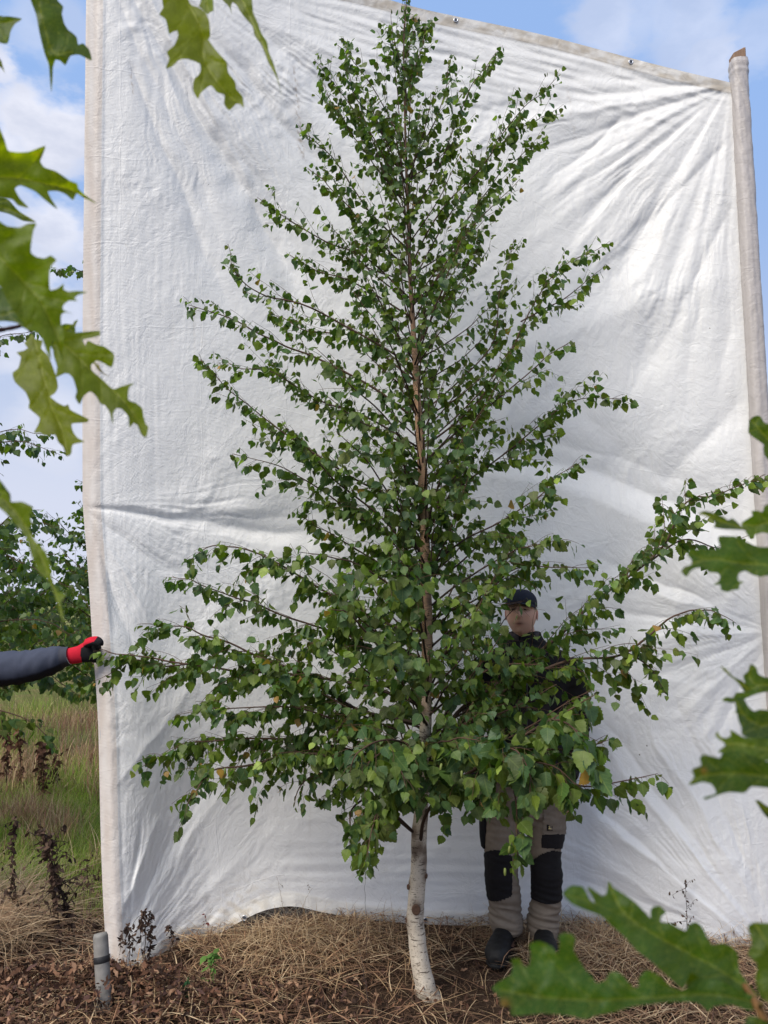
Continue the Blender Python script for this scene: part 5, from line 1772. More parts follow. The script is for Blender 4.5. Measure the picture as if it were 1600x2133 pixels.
# standing dry stems under the hem
xy = np.vstack([scatter(rs, 380, -1.15, .1, 3.95, 4.28), scatter(rs, 420, .75, 2.1, 3.85, 4.15), scatter(rs, 120, .0, .8, 3.95, 4.2)])
N = len(xy)
blades('dry_stems', xy, rs.uniform(.03, .20, N), rs.uniform(.02, .16, N), rs.uniform(.0016, .0032, N), pick(rs, N, STRAW[:4]), 4, seed=3, mat=M_STRAW, curl=1.2, droop=.12,
       label='loose dry grass stems standing along the tarpaulin hem', cat='grass')
# tawny tussock at lower left, fanning out
xy = np.vstack([scatter(rs, 2600, -2.75, -1.75, 3.6, 4.5, lambda x, y: patch(x, y, -2.2, 4.05, .30, .30))])
N = len(xy)
blades('dry_tussock', xy, rs.uniform(.14, .46, N), rs.uniform(.20, .75, N), rs.uniform(.0022, .0042, N), pick(rs, N, [(.50, .36, .21), (.40, .26, .15), (.30, .18, .11), (.56, .42, .27)]), 5, seed=4, mat=M_STRAW, curl=.6, droop=.45,
       label='tawny tussock of drooping dry grass at the lower left', cat='grass')

# field behind at left: green, tawny, green bands out to the trees
def band(name, n, x0, x1, y0, y1, h, lean, w, pal, seed, label, mat, dens=None, nseg=3, droop=.1):
    rs2 = np.random.RandomState(seed)
    xy = scatter(rs2, n, x0, x1, y0, y1, dens)
    blades(name, xy, rs2.uniform(h[0], h[1], n), rs2.uniform(lean[0], lean[1], n), rs2.uniform(w[0], w[1], n), pick(rs2, n, pal), nseg, seed=seed, mat=mat, label=label, cat='grass', droop=droop)


GRN = [(.26, .38, .05), (.34, .44, .07), (.18, .30, .04), (.38, .46, .10), (.48, .46, .17)]
band('green_grass', 30000, -5.2, -1.2, 4.35, 7.3, (.04, .17), (.03, .14), (.003, .006), GRN, 41, 'bright green grass growing left of the tarpaulin beyond the dry weeds', M_GRASS, lambda x, y: np.clip(.75 + .5 * gnoise2(x * 2, y * 2, 19), .08, 1))
band('green_grass', 14000, -1.2, 4.5, 4.6, 8.0, (.05, .22), (.03, .15), (.004, .007), GRN, 42, 'green grass growing on the field directly behind the tarpaulin', M_GRASS)
band('tawny_grass', 15000, -6.5, -1.2, 6.9, 11.5, (.08, .40), (.03, .25), (.004, .007), REDDRY + STRAW[:3], 43, 'belt of tall reddish dry grass across the field at left', M_STRAW, lambda x, y: np.clip(.6 + .8 * gnoise2(x * 1.2, y * .8, 23), .03, 1))
band('tawny_grass', 9000, -5.0, -1.3, 5.0, 6.9, (.06, .30), (.03, .2), (.003, .005), REDDRY + STRAW[:3], 44, 'thin dry stems mixed through the bright green grass', M_STRAW, lambda x, y: np.clip(.2 + 1.0 * gnoise2(x * 1.6, y * 1.6, 24), .0, 1))
band('field_tufts', 5000, -6.5, -1.2, 6.9, 12, (.15, .45), (.03, .2), (.005, .009), GRN, 46, 'green tufts scattered through the reddish dry grass belt', M_GRASS, lambda x, y: np.clip(.1 + 1.1 * gnoise2(x * 1.1, y * .9, 29), .0, 1))
band('pale_field_grass', 22000, -14, -1, 11, 24, (.15, .5), (.03, .2), (.008, .018), [(.24, .27, .09), (.30, .28, .12), (.18, .22, .06), (.34, .26, .14)], 45, 'pale yellow green meadow beyond the reddish belt', M_GRASS)

# dead leaf litter at lower left: crumpled brown scraps
rs = np.random.RandomState(51)


def litter_d(x, y):
    return np.clip(1.1 * patch(x, y, -1.25, 3.45, .75, .26) + .8 * patch(x, y, -1.9, 3.5, .6, .5) + .12 * patch(x, y, -.3, 3.4, .5, .2) + .4 * patch(x, y, -2.0, 4.6, .5, .6) + .02, 0, 1)


N = 12000
xy = scatter(rs, N, -2.9, 1.2, 2.8, 5.2, litter_d)
dl = litter_d(xy[:, 0], xy[:, 1])
zc_ = gz(xy[:, 0], xy[:, 1]) + rs.uniform(0, 1, N) ** 1.6 * .15 * dl * sstep(3.9, 3.5, xy[:, 1]) * (.5 + .5 * sstep(-.6, .5, gnoise2(xy[:, 0] * 5, xy[:, 1] * 5, 52))) + .006
sz = rs.uniform(.006, .026, N)
A = rs.normal(size=(N, 3))
A /= np.linalg.norm(A, axis=1)[:, None]
Bv = np.cross(A, rs.normal(size=(N, 3)))
Bv /= np.linalg.norm(Bv, axis=1)[:, None]
Nn = np.cross(A, Bv)
shape = [(-1, 0, 0), (-.45, .22, .25), (-.35, -.30, .2), (.1, .40, .0), (.0, -.16, -.25), (.5, .18, .1), (.45, -.34, .3), (1, .02, -.3)]
Vq = np.stack([np.stack([xy[:, 0], xy[:, 1], zc_], -1) + sz[:, None] * (a * A + b * Bv + c * rs.uniform(-1.6, 1.6, (N, 1)) * Nn) for a, b, c in shape], 1)
base = np.arange(N)[:, None] * 8
tri = np.vstack([base + np.array(t)[None] for t in ((0, 2, 1), (1, 2, 4), (1, 4, 3), (3, 4, 5), (4, 6, 5), (5, 6, 7))])
C = np.repeat(pick(rs, N, [(.13, .065, .040), (.19, .10, .06), (.08, .042, .028), (.27, .16, .10), (.10, .055, .045), (.05, .03, .022)])[:, None], 8, 1).reshape(-1, 3)
o = link('leaf_litter', mesh_np('leaf_litter', Vq.reshape(-1, 3), tri, C, None, True, M_LITTER))
tag(o, 'crumpled brown dead leaves piled round the grey stake', 'leaf litter', kind='stuff')


# individual dried weeds
def weed(pts, r0, label, seed, hang=0, leafsz=.02, col=(.045, .028, .02), side=6, sidel=.12, leafcol=((.075, .045, .032), (.045, .028, .022), (.12, .078, .055)), name='dead_weed', group=None, n_leaf=26):
    rs = np.random.RandomState(seed)
    W = np.array([at(*p) for p in pts])
    # plant the foot on the ground
    W[0, 2] = min(W[0, 2], float(gz(W[0, 0], W[0, 1])))
    root = empty(name, tuple(W[0]))
    tag(root, label, 'weed', group)
    off = W[0].copy()
    P = catmull(W, 34)
    P[:, 0] += .003 * vnoise1(np.arange(34) * .6, seed)
    mb = MB()
    mb.tube(P - off, np.linspace(r0, r0 * .35, 34), 6, col)
    mb.build('stem', M_TWIG, root)
    mb = MB()
    ml = MB()
    L = np.linalg.norm(P[-1] - P[0])

    def scrap(p):
        s_ = leafsz * rs.uniform(.4, 1.2)
        a = nrm(np.array([0, 0, -1.0]) * rs.uniform(.2, 1.5) + rnd_unit(rs))
        b = nrm(np.cross(a, rnd_unit(rs)))
        c = np.cross(a, b)
        v = [p + s_ * (x * a + y * b + z * c * rs.uniform(-1, 1)) for x, y, z in ((0, 0, 0), (.35, .28, .3), (.45, -.25, .3), (.8, .3, .5), (.9, -.2, .1), (1.4, .02, .5))]
        ml.add(v, [(0, 2, 1), (1, 2, 4), (1, 4, 3), (3, 4, 5)], None, np.array(leafcol[rs.randint(len(leafcol))]) * rs.uniform(.7, 1.3))
    for i in range(side):
        if side <= 3 and mb.n:
            mb.build('side_stem', M_TWIG, root)
            mb = MB()
        j = rs.randint(10, 33)
        d_ = nrm(rnd_unit(rs) + np.array([0, 0, .6 - hang]))
        l_ = sidel * rs.uniform(.4, 1)
        Q = [P[j] - off]
        for e in range(5):
            d_ = nrm(d_ + rs.normal(size=3) * .2 + np.array([0, 0, -.25 * hang]))
            Q.append(Q[-1] + d_ * l_ / 5)
        mb.tube(np.array(Q), np.linspace(r0 * .5, r0 * .2, 6), 4, col, cap=False)
        for e in range(1, 6):
            if rs.rand() < .7:
                scrap(Q[e])
    if mb.n:
        so = mb.build('side_stems' if side > 3 else 'side_stem', M_TWIG, root)
        if side > 3:
            so['kind'] = 'stuff'
    for i in range(n_leaf):
        scrap(P[rs.randint(8, 34)] - off)
    if ml.n:
        lo = ml.build('withered_leaves', M_LITTER, root)
        lo['kind'] = 'stuff'
    return root


WG = 'dead weeds standing round the lower left corner'
weed([(282, 2060, 3.62), (270, 2000, 3.62), (270, 1950, 3.62), (266, 1930, 3.62), (256, 1942, 3.62), (250, 1985, 3.62)], .0022, 'black wilted weed with a hooked drooping top, left one of three against the cloth', 61, 1.2, .022, n_leaf=40, group=WG, sidel=.10)
weed([(305, 2050, 3.66), (302, 1980, 3.66), (303, 1915, 3.66), (299, 1897, 3.66), (294, 1920, 3.66), (290, 1960, 3.66)], .0022, 'black wilted weed bent over beside the straight stalk against the lower left cloth', 62, 1.2, .022, n_leaf=44, group=WG, sidel=.10)
weed([(309, 2045, 3.70), (312, 1980, 3.70), (313, 1935, 3.70), (314, 1896, 3.70)], .0022, 'straight black stalk hung with shrivelled leaves in front of the lower left cloth', 63, 1.0, .024, n_leaf=60, group=WG, side=4, sidel=.06)
weed([(340, 2040, 3.74), (352, 1985, 3.74), (361, 1950, 3.74), (354, 1927, 3.74), (346, 1935, 3.74)], .0018, 'small curled weed by the lifted corner of the cloth hem', 64, 1.2, .020, n_leaf=22, group=WG, sidel=.08)
weed([(165, 2010, 3.95), (148, 1920, 3.95), (125, 1850, 3.95), (105, 1790, 3.95), (92, 1730, 3.95)], .0060, 'thick dark dock stalk leaning left in front of the bright grass', 65, .3, .030, n_leaf=210, side=26, sidel=.20, group=WG)
weed([(128, 2020, 3.9), (122, 1930, 3.9), (112, 1830, 3.9), (104, 1740, 3.9)], .0045, 'slender dark dock stalk standing just left of the leaning one', 66, .4, .028, n_leaf=150, side=10, sidel=.14, group=WG)
weed([(60, 1990, 4.1), (40, 1900, 4.1), (25, 1800, 4.1), (32, 1700, 4.1)], .003, 'brown brittle weed rising through the tussock at the left edge', 67, .3, .028, n_leaf=150, side=12, sidel=.16, group=WG)
weed([(182, 1980, 4.3), (188, 1880, 4.3), (180, 1790, 4.3)], .002, 'thin dead stem close to the left edge of the cloth', 68, .3, .02, n_leaf=24, side=6, sidel=.1, group=WG)
for i, (x, yb, yt, Y) in enumerate(((88, 1680, 1545, 6.9), (78, 1690, 1560, 7.1), (12, 1650, 1500, 7.2), (40, 1670, 1520, 7.4), (113, 1660, 1575, 7.2))):
    weed([(x, yb, Y), (x + 3, (yb + yt) / 2, Y), (x + 1, yt, Y)], .006, ['rusty brown dock spike, tallest one right of the drooping birch branch', 'rusty dock spike standing close beside the tallest one', 'dock spike at the very left edge of the reddish grass',
         'dock spike between the left edge and the pair of tall spikes', 'short dock spike nearest the tarpaulin in the reddish grass'][i], 80 + i, .2, .05, n_leaf=70, side=5, sidel=.12, leafcol=((.14, .07, .045), (.09, .045, .03)), name='dock_spike', group='rusty dock spikes in the field at left')
weed([(436, 1960, 3.95), (433, 1935, 3.95), (429, 1912, 3.95), (426, 1903, 3.95)], .0012, 'tiny reddish seed stalk against the raised cloth hem', 71, .3, .018, n_leaf=7, side=1, sidel=.04, col=(.14, .05, .04), leafcol=((.16, .05, .04),))
weed([(764, 2000, 3.85), (763, 1930, 3.85), (761, 1870, 3.85), (760, 1818, 3.85)], .0015, 'single bare straight stem standing left of the birch trunk', 72, .2, .02, n_leaf=0, side=0, col=(.10, .075, .06))
weed([(772, 2100, 3.35), (760, 2040, 3.4), (752, 1990, 3.45), (744, 1930, 3.5)], .0015, 'thin dark bent stem rising from the soil left of the birch foot', 73, .2, .01, n_leaf=2, side=1, col=(.05, .035, .03))
weed([(1432, 1990, 3.98), (1432, 1930, 3.98), (1430, 1880, 3.98), (1428, 1832, 3.98)], .0018, 'dark twiggy seed head standing alone before the lower right cloth', 74, .0, .016, n_leaf=12, side=12, sidel=.10, col=(.05, .03, .025))
weed([(594, 1960, 4.1), (592, 1900, 4.1), (582, 1850, 4.1), (576, 1826, 4.1)], .0011, 'fine bare grass stalk rising in front of the arched hem', 75, .0, .01, n_leaf=0, side=2, sidel=.07, col=(.25, .17, .10))
weed([(640, 1960, 4.1), (632, 1890, 4.1), (645, 1858, 4.1), (652, 1850, 4.1)], .0011, 'leaning fine grass stalk over the arched hem', 76, .0, .01, n_leaf=0, side=2, sidel=.07, col=(.28, .20, .11))
weed([(445, 2075, 3.6), (443, 2040, 3.6), (446, 2000, 3.62), (444, 1985, 3.62)], .002, 'fresh green sprout among brown litter below the cloth hem', 77, .3, .03, n_leaf=26, side=3, sidel=.05, col=(.10, .17, .04), leafcol=((.09, .19, .04), (.12, .22, .05)), name='green_sprout')
weed([(384, 2090, 3.5), (388, 2055, 3.5), (392, 2035, 3.5)], .002, 'small dark green seedling left of the taller sprout in the litter', 78, .3, .026, n_leaf=14, side=2, sidel=.04, col=(.06, .12, .04), leafcol=((.05, .13, .05),), name='green_sprout')

# long horizontal runner across the litter and a bramble stem
def runner(pts, r, label, col):
    W = catmull([at(*p) for p in pts], 60)
    W[:, 2] += .004 * vnoise1(np.arange(60) * .5, 7)
    mb = MB()
    mb.tube(W, r, 6, col)
    o = mb.build('fallen_stem', M_TWIG)
    tag(o, label, 'stem')


runner([(60, 2122, 3.36), (260, 2126, 3.36), (480, 2124, 3.36), (620, 2130, 3.35)], .0026, 'long pale green stem lying along the bottom edge of the litter', (.20, .22, .11))
runner([(300, 2010, 3.62), (420, 2058, 3.58), (560, 2070, 3.56), (700, 2080, 3.50)], .0028, 'dark fallen stem sloping across the brown litter', (.06, .035, .028))

# ------------------------------------------------------------------ far tree line
rs = np.random.RandomState(91)
N = 26000
xx = rs.uniform(-60, 60, N)
top = 2.6 + 1.6 * gnoise2(xx / 4.5, xx * 0, 95) + .9 * gnoise2(xx / 1.4, xx * 0, 96)
zz_ = rs.uniform(0, 1, N) ** .8 * np.clip(top, .8, 6)
yy = 34 + rs.uniform(-4, 4, N) + 3 * gnoise2(xx / 7, xx * 0, 97)
ctr = np.stack([xx, yy, zz_], -1)
A = rs.normal(size=(N, 3))
A /= np.linalg.norm(A, axis=1)[:, None]
Bv = np.cross(A, rs.normal(size=(N, 3)))
Bv /= np.linalg.norm(Bv, axis=1)[:, None]
s_ = rs.uniform(.08, .22, N)[:, None]
Vq = np.stack([ctr - A * s_, ctr + Bv * s_ * .6, ctr + A * s_, ctr - Bv * s_ * .6], 1)
base = np.arange(N)[:, None] * 4
C = np.repeat(pick(rs, N, [(.05, .09, .03), (.07, .11, .035), (.04, .07, .03), (.10, .13, .05)])[:, None], 4, 1).reshape(-1, 3)
o = link('distant_trees', mesh_np('distant_trees', Vq.reshape(-1, 3), base + np.arange(4)[None], C, None, True, M_GRASS))
tag(o, 'low dark belt of distant trees along the horizon at left', 'trees', kind='stuff')
mb = MB()
for i in range(120):
    x = rs.uniform(-60, 60)
    y = 34 + rs.uniform(-4, 4)
    mb.tube([(x, y, -.2), (x + rs.uniform(-.2, .2), y, 1.2), (x + rs.uniform(-.4, .4), y, 2.6)], [.10, .07, .03], 5, (.10, .08, .06))
t_ = mb.build('trunks', M_TWIG, o)
t_['kind'] = 'stuff'

# ------------------------------------------------------------------ people
def add_head(mb, c, w, h, yaw=0.0, pitch=0.0, seed=0):
    """face looks along -Y; w half width, h half height"""
    nu, nv = 56, 44
    d = w * 1.22
    th = np.linspace(0, 2 * math.pi, nu + 1)[:-1]
    ph = np.linspace(.04, math.pi - .04, nv)
    PH, TH = np.meshgrid(ph, th, indexing='ij')
    X = np.sin(PH) * np.sin(TH)
    Y = -np.sin(PH) * np.cos(TH)
    Z = np.cos(PH)
    front = sstep(-.1, -.75, Y)
    low = np.clip(-Z, 0, 1)
    X = X * (1 - .26 * low ** 1.6)
    X = X * (1 + .05 * sstep(.0, .5, Z) * sstep(1, .6, Z))
    Y = Y * (1 - .20 * low ** 2 * (Y > 0))
    Y = np.where(Y < 0, Y * (1 - .06 * np.abs(X)), Y)
    x, z = X, Z

    def gb(x0, z0, sx, sz):
        return np.exp(-((x - x0) / sx) ** 2 - ((z - z0) / sz) ** 2) * (Y < 0)
    Yd = Y.copy()
    nose = gb(0, -.17, .13, .14) * .20 + gb(0, .02, .09, .17) * .10 + (gb(-.13, -.24, .07, .07) + gb(.13, -.24, .07, .07)) * .06
    Yd -= nose
    Yd += (gb(-.36, .10, .17, .11) + gb(.36, .10, .17, .11)) * .11
    Yd -= (gb(-.36, .10, .10, .06) + gb(.36, .10, .10, .06)) * .035
    Yd -= (gb(-.34, .27, .22, .07) + gb(.34, .27, .22, .07)) * .045
    Yd -= gb(0, -.46, .22, .035) * .055 + gb(0, -.56, .20, .04) * .055
    Yd += gb(0, -.505, .26, .018) * .03
    Yd += gb(0, -.66, .22, .05) * .03
    Yd -= gb(0, -.83, .22, .13) * .08
    Yd -= (gb(-.5, -.12, .18, .16) + gb(.5, -.12, .18, .16)) * .04
    v = np.stack([x * w, Yd * d, z * h], -1)
    skin = np.array([.72, .42, .31])
    Cc = np.broadcast_to(skin, v.shape).copy()

    def tint(m, col):
        nonlocal Cc
        Cc = Cc * (1 - m[..., None]) + np.array(col) * m[..., None]
    tint(.35 * front * gb(0, -.2, .18, .15), (.55, .24, .17))
    tint(.30 * (gb(-.5, -.15, .2, .2) + gb(.5, -.15, .2, .2)), (.56, .25, .18))
    tint(.22 * sstep(-.30, -.5, Z) * (Y < .2), (.26, .18, .15))
    tint(.8 * np.clip(gb(0, -.475, .24, .035) + gb(0, -.55, .22, .04), 0, 1), (.40, .13, .11))
    tint(.25 * np.clip(gb(-.2, -.3, .06, .12) + gb(.2, -.3, .06, .12) + gb(0, -.42, .3, .04), 0, 1), (.26, .13, .10))
    tint(.9 * gb(0, -.512, .26, .022), (.08, .03, .028))
    for s_ in (-1, 1):
        tint(np.clip(1.3 * gb(s_ * .36, .27, .23, .05), 0, .9), (.05, .03, .022))
        tint(.7 * gb(s_ * .36, .13, .20, .09), (.22, .11, .085))
        tint(np.clip(1.4 * gb(s_ * .36, .10, .15, .035), 0, .95), (.03, .02, .018))
        tint(.8 * gb(s_ * .10, -.27, .035, .025), (.15, .06, .05))
    hair = ((Z > .12) & (Y > -.45)) | ((Z > -.45) & (Y > .35))
    Cc[hair] = (.05, .035, .025)
    cy, sy = math.cos(yaw), math.sin(yaw)
    cp, sp = math.cos(pitch), math.sin(pitch)

    def place(q_):
        q_ = np.asarray(q_, float)
        y2 = q_[..., 1] * cp - q_[..., 2] * sp
        z2 = q_[..., 1] * sp + q_[..., 2] * cp
        x3 = q_[..., 0] * cy - y2 * sy
        y3 = q_[..., 0] * sy + y2 * cy
        return np.stack([x3, y3, z2], -1) + np.asarray(c, float)
    vv = place(v).reshape(-1, 3)
    i_, j_ = np.meshgrid(np.arange(nv - 1), np.arange(nu), indexing='ij')
    a_ = (i_ * nu + j_).ravel()
    b_ = (i_ * nu + (j_ + 1) % nu).ravel()
    vv = np.vstack([vv, place([[0, 0, h]]), place([[0, 0, -h]])])
    f3 = [(nu * nv, (j + 1) % nu, j) for j in range(nu)] + [(nu * nv + 1, (nv - 1) * nu + j, (nv - 1) * nu + (j + 1) % nu) for j in range(nu)]
    cc = np.vstack([Cc.reshape(-1, 3), [(.05, .035, .025)], [tuple(skin * .8)]])
    mb.add(vv, f3, np.stack([b_, a_, a_ + nu, b_ + nu], -1), cc)
    # ears
    for s_ in (-1, 1):
        rings = []
        for (zz_, a, b) in ((.20, .02, .04), (.15, .06, .12), (.05, .075, .17), (-.08, .065, .15), (-.20, .05, .10), (-.28, .02, .04)):
            cc_ = place([(s_ * w * 1.02, .06 * d, zz_ * h)])[0]
            rings.append((cc_, place([(s_ * w * (1.02 + a), .06 * d, zz_ * h)])[0] - cc_, place([(s_ * w * 1.02, .06 * d + b * d, zz_ * h)])[0] - cc_))
        mb.loft(rings, 12, (.52, .24, .18))
    return place


def hand(mb, wrist, dirv, palmn, s=1.0, curl=.5, side=1, col=(.50, .27, .195)):
    """palm with four bent fingers of different length and a thumb off its side"""
    f = nrm(np.asarray(dirv, float))
    n_ = nrm(np.asarray(palmn, float) - f * np.dot(palmn, f))
    x = np.cross(f, n_) * side
    w = np.asarray(wrist, float)
    rings = []
    for (t, a, b) in ((-.02, .026, .020), (0, .027, .020), (.03, .036, .019), (.065, .042, .017), (.088, .040, .014)):
        rings.append((w + f * t * s, x * a * s, n_ * b * s))
    mb.loft(rings, 16, col)
    for k, (off, L, r) in enumerate(((-.030, .070, .0092), (-.010, .080, .0095), (.010, .075, .0092), (.028, .058, .0082))):
        p = w + (f * .078 + x * off) * s
        P = [p]
        a = curl * .4
        for sg in (.45, .30, .25):
            d_ = f * math.cos(a) + n_ * math.sin(a) + x * off * .8
            P.append(P[-1] + nrm(d_) * L * sg * s)
            a += curl * .8
        P = catmull(P, 12)
        rr = np.array([r] * 9 + [r * .92, r * .8, r * .45]) * s
        mb.tube(P, rr, 8, col)
    p = w + (f * .018 - x * .026) * s
    P = [p, p + (f * .028 - x * .022 + n_ * .008) * s, p + (f * .055 - x * .026 + n_ * .020) * s, p + (f * .074 - x * .018 + n_ * .030) * s]
    P = catmull(P, 12)
    mb.tube(P, np.array([.014, .014, .013, .012, .0115, .011, .011, .0105, .010, .0095, .008, .004]) * s, 8, col)


def remeshed(name, mb, voxel, mat, parent, colfn, smooth_it=3, disp=None):
    v, nn, fs = remesh(mb, voxel, smooth_it)
    if disp is not None:
        v = v + nn * disp(v)[:, None]
    C = colfn(v)
    o = link(name, mesh_np(name, v, fs, C, None, True, mat), parent)
    return o, v, nn, fs


def submesh(name, v, nn, fs, sel, off, mat, parent, col):
    out = []
    for f in fs:
        out.append(f[sel[f].all(1)])
    used = np.unique(np.concatenate([f.ravel() for f in out if len(f)]))
    mp = np.full(len(v), -1)
    mp[used] = np.arange(len(used))
    vv = v[used] + nn[used] * off
    c = np.broadcast_to(np.array(col, float), (len(vv), 3)).copy()
    return link(name, mesh_np(name, vv, [mp[f] for f in out if len(f)], c, None, True, mat), parent)


def ringer(Yc):
    def ring(px, py, hw, dep, yo=0.0, z=None):
        c = np.array(at(px, py, Yc + yo))
        d = proj(c)[2]
        return (c, (hw / 1600 * d, 0, 0), (0, dep, 0))
    return ring


JB = np.array([.014, .013, .014])


def person(Yc, dx, label, arms, hands, jacket_col, sleeve_fn=None, face_yaw=-.30, group=None, boots=True):
    root = empty('person', (float(at(1090 + dx, 1985, Yc).x), Yc, 0))
    tag(root, label, 'person', group)
    off = np.array(root.location)
    ring = ringer(Yc)

    def R_(px, py, hw, dep, yo=0.0):
        c, a, b = ring(px + dx, py, hw, dep, yo)
        return (c - off, a, b)

    def P_(px, py, yo=0.0):
        return np.array(at(px + dx, py, Yc + yo)) - off
    # ---- continuous body: head, neck, trunk, arms, hands, legs
    hc = P_(1086, 1279, -.02)
    mb = MB()
    mb.loft([R_(1094, 1340, 30, .065, .02), R_(1092, 1322, 24, .058, .01), R_(1089, 1305, 23, .058, .0), R_(1088, 1290, 20, .05, .0)], 20)
    mb.loft([R_(1098, 1350, 44, .06, .02), R_(1100, 1380, 78, .085, .01), R_(1100, 1430, 72, .10), R_(1097, 1520, 60, .09), R_(1094, 1600, 66, .10), R_(1092, 1650, 64, .10)], 24)
    for s_, pts in ((-1, [(1058, 1640), (1050, 1700), (1048, 1800), (1052, 1860), (1056, 1950), (1056, 1975)]), (1, [(1124, 1640), (1130, 1700), (1134, 1800), (1137, 1860), (1132, 1950), (1130, 1968)])):
        P = catmull([P_(a, b, .0) for a, b in pts], 24)
        mb.tube(P, np.interp(np.linspace(0, 5, 24), range(6), [.075, .07, .055, .05, .038, .036]), 14)
    for k_ in arms:
        P = catmull([P_(*q_) for q_ in k_[:-1]] if not isinstance(k_[-1], tuple) else [P_(*q_) for q_ in k_], 26)
        mb.tube(P, np.interp(np.linspace(0, 1, 26), [0, .45, .55, 1], [.048, .040, .040, .026]), 14)
    for (w_, f_, n_, s_, cu, sd) in hands:
        hand(mb, P_(*w_), f_, n_, s_, cu, sd)
    v, nn, fs = remesh(mb, .0062, 2)
    C = np.broadcast_to(np.array([.50, .27, .195]), v.shape).copy()
    C *= (1 + .08 * gnoise2(v[:, 0] * 60, v[:, 2] * 60, 7))[:, None]
    mb2 = MB()
    f3 = np.vstack([f for f in fs if f.shape[1] == 3]) if any(f.shape[1] == 3 for f in fs) else None
    f4 = np.vstack([f for f in fs if f.shape[1] == 4])
    mb2.add(v, f3, f4, C)
    place = add_head(mb2, hc, .0775, .117, face_yaw, -.15)
    mb2.build('body', M_SKIN, root)
    # eyes
    for s_ in (-1, 1):
        m3 = MB()
        q_ = place([(s_ * .36 * .0775, -.076, .105 * .117)])[0]
        m3.loft([(q_ + np.array([0, -.0065 * math.cos(t), .0]) + np.array([0, 0, .0085 * 0]), (.0095 * math.sin(t), 0, 0), (0, 0, .0050 * math.sin(t))) for t in (.12, .6, 1.1, 1.5)], 12, (.045, .03, .025))
        m3.build('eye', M_LEATHER, root)
    # ---- cap
    m3 = MB()
    rings = []
    for (z_, r_, yo) in ((.34, 1.03, 0), (.42, 1.05, 0), (.58, 1.04, .02), (.76, .95, .03), (.92, .76, .03), (1.04, .45, .03), (1.09, .12, .03)):
        cc = place([(0, yo * .09, z_ * .117)])[0]
        ax_ = place([(.0775 * r_, yo * .09, z_ * .117)])[0] - cc
        bx_ = place([(0, yo * .09 + .0945 * r_, z_ * .117)])[0] - cc
        rings.append((cc, ax_, bx_))
    m3.loft(rings, 28, (.020, .024, .040))
    cap = m3.build('cap', M_FABRIC, root)
    m3 = MB()
    nr = 15
    top, bot = [], []
    for k in range(nr):
        a = -1.15 + 2.3 * k / (nr - 1)
        for rr, dz in ((1.0, .0), (1.55, -.020)):
            q0 = (math.sin(a) * .0775 * (1.06 if rr == 1 else 1.10), -math.cos(a) * .094 * 1.06 - (0 if rr == 1 else .045 * max(0, math.cos(a * 1.3))), .385 * .117 + dz * .5 + (-.010 * abs(math.sin(a)) if rr > 1 else -.004 * abs(math.sin(a))))
            top.append(place([q0])[0])
            bot.append(place([(q0[0], q0[1], q0[2] - .004)])[0])
    nv_ = len(top)
    f4 = []
    for k in range(nr - 1):
        a, b, c_, d_ = 2 * k, 2 * k + 1, 2 * k + 3, 2 * k + 2
        f4 += [(a, b, c_, d_), (nv_ + a, nv_ + d_, nv_ + c_, nv_ + b), (b, nv_ + b, nv_ + c_, c_)]
    m3.add(np.array(top + bot), None, f4, (.018, .020, .032))
    m3.build('visor', M_FABRIC, cap)
    # ---- jacket
    mb = MB()
    mb.loft([R_(1093, 1316, 31, .066, .015), R_(1094, 1330, 35, .075, .015), R_(1096, 1345, 50, .085, .01), R_(1098, 1356, 74, .098, .01), R_(1100, 1374, 92, .112, .01), R_(1101, 1410, 88, .125), R_(1101, 1450, 84, .130), R_(1099, 1520, 80, .128),
             R_(1097, 1570, 83, .132), R_(1095, 1612, 82, .128), R_(1095, 1618, 74, .12)], 32)
    for k_ in arms:
        P = catmull([P_(*q_) for q_ in k_[:-1]] if not isinstance(k_[-1], tuple) else [P_(*q_) for q_ in k_], 30)
        P = P[:29]
        mb.tube(P, np.interp(np.linspace(0, 1, 29), [0, .15, .45, .55, .92, 1], [.066, .072, .060, .058, .044, .040]), 20)

    def jd(v):
        return .006 * gnoise2(v[:, 0] * 9, v[:, 2] * 14, 11) + .004 * (1 - 2 * np.abs(gnoise2(v[:, 0] * 14 + v[:, 2] * 10, v[:, 2] * 26, 12)))
    remeshed('jacket', mb, .0085, M_FABRIC, root, jacket_col if callable(jacket_col) else (lambda v: np.broadcast_to(np.array(jacket_col), v.shape).copy()), 4, jd)
    m3 = MB()
    n_ = 24
    for side_ in range(1):
        Vv = []
        for k in range(n_):
            a = -2.6 + 5.2 * k / (n_ - 1)          # open at the front
            for (hh, rr) in ((0, 1.0), (.5, 1.06), (1.0, 1.0)):
                c_ = P_(1092, 1326, .01)
                Vv.append(c_ + np.array([math.sin(a) * .072 * rr, math.cos(a) * .074 * rr, -.028 + .050 * hh]))
        f4 = []
        for k in range(n_ - 1):
            for j in range(2):
                a = k * 3 + j
                f4.append((a, a + 3, a + 4, a + 1))
        m3.add(Vv, None, f4, (.055, .048, .056))
    col_o = m3.build('collar', M_FABRIC, root)
    sm = col_o.modifiers.new('thick', 'SOLIDIFY')
    sm.thickness = .006
    # zip down the front
    m3 = MB()
    m3.tube([P_(1094, 1350, -.113), P_(1098, 1420, -.134), P_(1098, 1520, -.138), P_(1095, 1608, -.138)], .0028, 6, (.10, .10, .10))
    m3.build('zip', M_PLASTIC, root)
    # ---- trousers
    mb = MB()
    mb.loft([R_(1094, 1575, 74, .115), R_(1093, 1610, 77, .125), R_(1092, 1660, 79, .128), R_(1092, 1692, 76, .115), R_(1092, 1712, 60, .08)], 30)
